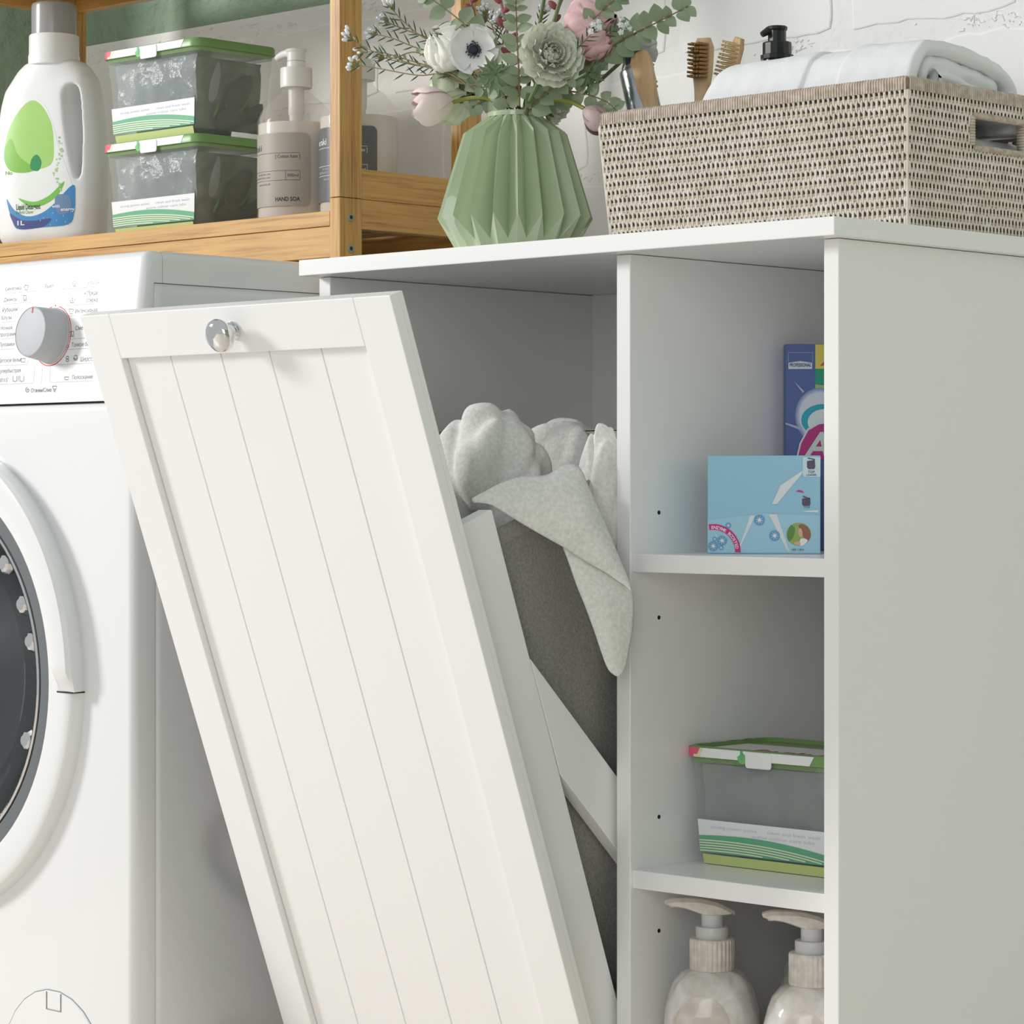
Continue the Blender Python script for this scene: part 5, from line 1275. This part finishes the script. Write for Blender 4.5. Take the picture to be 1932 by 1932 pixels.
def dispenser():
    t = root('pump_dispenser', 'x', 'dispenser', (0,0,0), 'marbled pump dispensers in the cabinet')
    rows = []
    prof = [(.034,0),(.0405,.004),(.0425,.02),(.0440,.10),(.0430,.128),(.0408,.148),(.0375,.1615),(.0335,.171),(.0270,.178),(.0205,.1805),(.0180,.181)]
    for r_, z in prof:
        row = []
        for i in range(64):
            a = 2*math.pi*i/64; sq = 1/max(abs(math.cos(a-R(44))), abs(math.sin(a-R(44))))
            k = 1+(min(sq,1.16)-1)*.45*min(1, max(0,(.176-z)/.03)) - .03
            row.append((r_*k*math.cos(a), r_*k*math.sin(a), z))
        rows.append(row)
    body = grid('bottle_body', rows, MARB, t, True, True, True, True, sharp=50)
    bt_ = bvh_of(body); tv = R(-46)-R(17)
    vdir = Vector((math.cos(tv), math.sin(tv), 0)); sd = Vector((-vdir.y, vdir.x, 0))
    def pf_(x, z):
        p = sd*x+Vector((0,0,z))+vdir*.2; hh = bt_.ray_cast(p, -vdir); return (hh[0]+hh[1]*.0005) if hh[0] is not None else p-vdir*.16
    fine('arch_panel', [(-.025,.03),(.025,.03)]+[(.025*math.cos(R(a)), .128+.036*math.sin(R(a))) for a in range(0,181,15)], pf_, ARCH, body, .004)
    rows = []
    for r_, z, rib in ((.0176,.1805,0),(.0188,.181,0),(.0186,.1822,1),(.0186,.2060,1),(.0182,.2072,0),(.0140,.2075,0)):
        rows.append([((r_+(.0006 if rib and (i//2) % 2 else 0))*math.cos(2*math.pi*i/120),(r_+(.0006 if rib and (i//2) % 2 else 0))*math.sin(2*math.pi*i/120),z) for i in range(120)])
    grid('ribbed_collar', rows, TRAV, t, True, True, True, True, sharp=25)
    lathe('neck_ring', [(.0139,.2072),(.0141,.2080),(.0141,.2160),(.0135,.2172),(.0093,.2174)], (0,0,0), NECK, t, 32)
    lathe('neck', [(.0092,.217),(.0092,.2275)], (0,0,0), NECK, t, 28)
    ex, ez = -RV, Vector((0,0,1)); ey = ez.cross(ex)
    top = [(.0408,.2395),(.034,.2412),(.024,.2415),(.010,.2408),(-.004,.2375),(-.0135,.2330),(-.0188,.2300)]
    bot = [(.0362,.2335),(.030,.2336),(.022,.2322),(.012,.2288),(.004,.2266),(-.0110,.2268),(-.0188,.2285)]
    rows = []
    for i, (a, b_) in enumerate(zip(spline([(*p,0) for p in top],3), spline([(*p,0) for p in bot],3))):
        f = i/18; wd = .0065+.0040*math.sin(math.pi*min(1,f*1.05))**.7 if 0 < f < 1 else .0052
        row = []
        for dx, side in ((-1,1),(-.55,1.0),(.55,1.0),(1,1)):
            row.append(ex*a.x+ey*(wd*dx)+ez*(a.y-(.0028 if abs(dx) == 1 else 0)))
        for dx in (1,.6,-.6,-1): row.append(ex*b_.x+ey*(wd*dx*.92)+ez*(b_.y+(.0012 if abs(dx) == 1 else 0)))
        rows.append(row)
    grid('pump_head', rows, TRAV, t, True, True, True, True, sharp=28)
    return t
d1 = dispenser(); d1.location = (-.1845,.0715,.0452); d1['label'] = 'marbled white pump dispenser nearest the cabinet divider, lowest compartment'
d2 = copy_tree(d1); d2.location = (-.0775,.0710,.0452-.0035+.0035); d2['label'] = 'marbled white pump dispenser beside the right cabinet side, front row'
d3 = copy_tree(d1); d3.location = (-.1790,.2190,.0452); d3['label'] = 'marbled pump dispenser standing in shade at the back of the lowest compartment'
# ------------------------------------------------------------------ felt laundry bag hung in the tilted hamper
FELT = mat('grey_felt', (158,156,151), .95, var=(420,(138,136,131),3), bump=(700,.5,.0015))
bag = root('laundry_bag', 'grey felt laundry bag hanging in the tilted hamper', 'laundry bag', dm(-.42,.66,.2))
X0, X1, DA, DB, TT, TBT = -.598, -.2722, .0705, .336, .2273, .655
loop = rrect(X0, X1, DA, DB, .022, 6); rows = []
for i in range(25):
    t_ = TT+(TBT-TT)*i/24; row = []
    for (x, d) in loop:
        cx, cdp = (X0+X1)/2, (DA+DB)/2; k = .5*math.sin(math.pi*i/24)
        w_ = .0035*noise.noise(Vector((x*9, d*9, t_*7)))*(k+.2) ; s = 1-.035*i/24
        row.append(dm(cx+(x-cx)*s+w_*.7, t_, cdp+(d-cdp)*s+w_))
    rows.append(row)
wall = grid('felt_wall', rows, FELT, bag, True); md = wall.modifiers.new('t','SOLIDIFY'); md.thickness = .003; md.offset = -1
mesh('felt_bottom', [rows[-1][j] for j in range(len(loop))], [tuple(range(len(loop)))], FELT, bag)
HEM = mat('grey_felt_hem', (168,164,160), .95, var=(420,(150,146,142),3), bump=(700,.5,.0015))
hr = []
for dt, ox in ((-.0015,-.0005),(-.0022,.0022),(-.0008,.0036),(.006,.0040),(.0128,.0036),(.0138,.0016),(.013,-.0005)):
    row = []
    for (x, d) in loop:
        cx, cdp = (X0+X1)/2, (DA+DB)/2; n_ = Vector((x-cx, d-cdp)); e = Vector((max(-1,min(1,(x-cx)/((X1-X0)/2)))**5, max(-1,min(1,(d-cdp)/((DB-DA)/2)))**5)); e = e.normalized() if e.length > .01 else n_.normalized()
        row.append(dm(x+e.x*ox, TT+dt, d+e.y*ox))
    hr.append(row)
grid('hem', hr, HEM, bag, True)
# ------------------------------------------------------------------ crumpled fleece in the bag
FLEECE = mat('heather_fleece', (243,243,239), .95, var=(300,(226,226,220),6), bump=(600,.28,.0016))
def ridge(v): return 1-math.sqrt(noise.noise(v)**2+.006)*2.2
def heap(name, label, c, rx, ry, rz, seed, grp, creases=(), amp=.16):
    nu, nv = 72, 96; rows = []
    for i in range(nu+1):
        th = math.pi*i/nu; row = []
        for j in range(nv):
            ph = 2*math.pi*j/nv; d = Vector((math.sin(th)*math.cos(ph), math.sin(th)*math.sin(ph), math.cos(th)))
            q = d*.85+Vector((seed,seed*.7,-seed)); f_ = ridge(q+Vector((.35*noise.noise(q*1.1),.35*noise.noise(q*.9+Vector((5,5,5))),0)))
            k = 1+amp*.6*max(0,f_)**1.5-amp*.3+.03*noise.noise(d*1.9+Vector((seed,2,0)))
            pk = Vector((.45,-.25,.86)).normalized(); a1 = pk.cross(Vector((0,1,0))).normalized(); a2 = pk.cross(a1)
            dist = math.acos(max(-1,min(1,d.dot(pk)))); fa = math.atan2(d.dot(a2), d.dot(a1))
            wv = math.sin(fa*5+seed+.9*noise.noise(d*1.6+Vector((seed,0,3))))
            k += .075*math.copysign(abs(wv)**.8, wv)*min(1,max(0,(dist-.15)/.7))*(1 if dist < 1.9 else .5)
            for cd_, wd_, dp_ in creases:
                s = d.dot(cd_.normalized()); k -= dp_*math.exp(-(s/wd_)**2)
            row.append(c+RV*(d.x*rx*k)+FV*(d.y*ry*k)+Vector((0,0,d.z*rz*k)))
        rows.append(row)
    o = grid(name, rows, FLEECE, None, True, True)
    tag(o, label, 'cloth', grp); return o
G2 = 'crumpled fleece cloths in the laundry bag'
c = at(924,890,X=-.385)
heap('fleece_cloth', 'pale heather fleece bundle heaped highest beside the tilted door', c+FV*.03-Vector((0,0,.012)), .052,.050,.072, 2.3, G2, [(Vector((.7,-.5,.45)),.10,.10),(Vector((-.5,-.3,.75)),.09,.08),(Vector((.9,.2,-.2)),.12,.05)], .17)
c = at(1062,890,X=-.40)
heap('fleece_cloth', 'pale fleece fold behind the bundle, near the bag rim', c+FV*.030, .048,.038,.048, 5.9, G2, [(Vector((.5,-.4,.6)),.10,.07)], .12)
c = at(1146,950,X=-.268)
heap('fleece_cloth', 'pale fleece lump against the cabinet divider', c-RV*.004, .021,.020,.066, 8.4, G2, [(Vector((.8,-.4,.3)),.09,.10),(Vector((-.6,-.4,.6)),.09,.10)], .2)
# cloth hanging over the side of the bag
PA, PB = Vector((-.272,-.125,0)), Vector((-.2140,.004,0)); e_ = (PB-PA).normalized(); nP = Vector((e_.y,-e_.x,0))
def onp(px, py, o=0):
    v = ray(px, py); p0 = PA+nP*o; return CAM+v*((p0-CAM).dot(nP)/v.dot(nP))
top = [(890,940),(918,925),(945,911),(985,898),(1030,896),(1062,878),(1092,880),(1112,920),(1142,985),(1168,1050),(1184,1088),(1191,1112)]
bot = [(893,948),(915,950),(935,957),(985,988),(1030,1014),(1062,1032),(1090,1050),(1120,1068),(1145,1082),(1165,1096),(1180,1106),(1191,1116)]
tp = spline([(*p,0) for p in top],5); bt2 = spline([(*p,0) for p in bot],5); nS = len(tp); rows = []
NV = 22
for i in range(nS):
    f = i/(nS-1); row = []
    for j in range(NV+1):
        v_ = j/NV; x = tp[i].x+(bt2[i].x-tp[i].x)*v_; y = tp[i].y+(bt2[i].y-tp[i].y)*v_
        hgt = math.hypot(tp[i].x-bt2[i].x, tp[i].y-bt2[i].y)/150
        o = (-.022*(1-v_)**2.2*min(1,hgt*1.6)*(1-f*.75) + .007*math.sin(math.pi*v_)*min(1,hgt) + .0022*noise.noise(Vector((x*.018,y*.018,0))))
        row.append(onp(x, y, o))
    rows.append(row)
# rolled lip at the fold, then the shaded underside hanging to a point
lip = [onp(p.x+.5, p.y+2, -.0025) for p in bt2]
dr_ = root('draped_cloth', 'pale fleece cloth draped over the bag rim, hanging to a point', 'cloth', onp(1165,1276), G2)
o = grid('upper_fold', [list(r) for r in rows], FLEECE, dr_); md = o.modifiers.new('t','SOLIDIFY'); md.thickness = .0022; md.offset = -1
L_ = [(1060,1030),(1072,1060),(1086,1100),(1104,1142),(1122,1190),(1138,1238),(1148,1264),(1160,1275)]
R_ = [(1191,1113),(1193,1135),(1193,1165),(1190,1196),(1184,1226),(1178,1252),(1172,1268),(1164,1276)]
lf = spline([(*p,0) for p in L_],4); rf = spline([(*p,0) for p in R_],4); rows = []
fe = [q for q in zip(bt2)]
for i in range(len(lf)):
    f = i/(len(lf)-1); row = []
    for j in range(21):
        v_ = j/20; x = lf[i].x+(rf[i].x-lf[i].x)*v_; y = lf[i].y+(rf[i].y-lf[i].y)*v_
        if i == 0:
            s_ = .46+.54*v_; q = bt2[min(nS-1,int(s_*(nS-1)))]; x, y = q.x, q.y
        o_ = -.006*(1-f)**1.5+.005*math.sin(math.pi*v_)*math.sin(math.pi*min(1,f+.1))-.0015
        row.append(onp(x, y, o_))
    rows.append(row)
o = grid('hanging_end', rows, FLEECE, dr_); md = o.modifiers.new('t','SOLIDIFY'); md.thickness = .0022; md.offset = -1
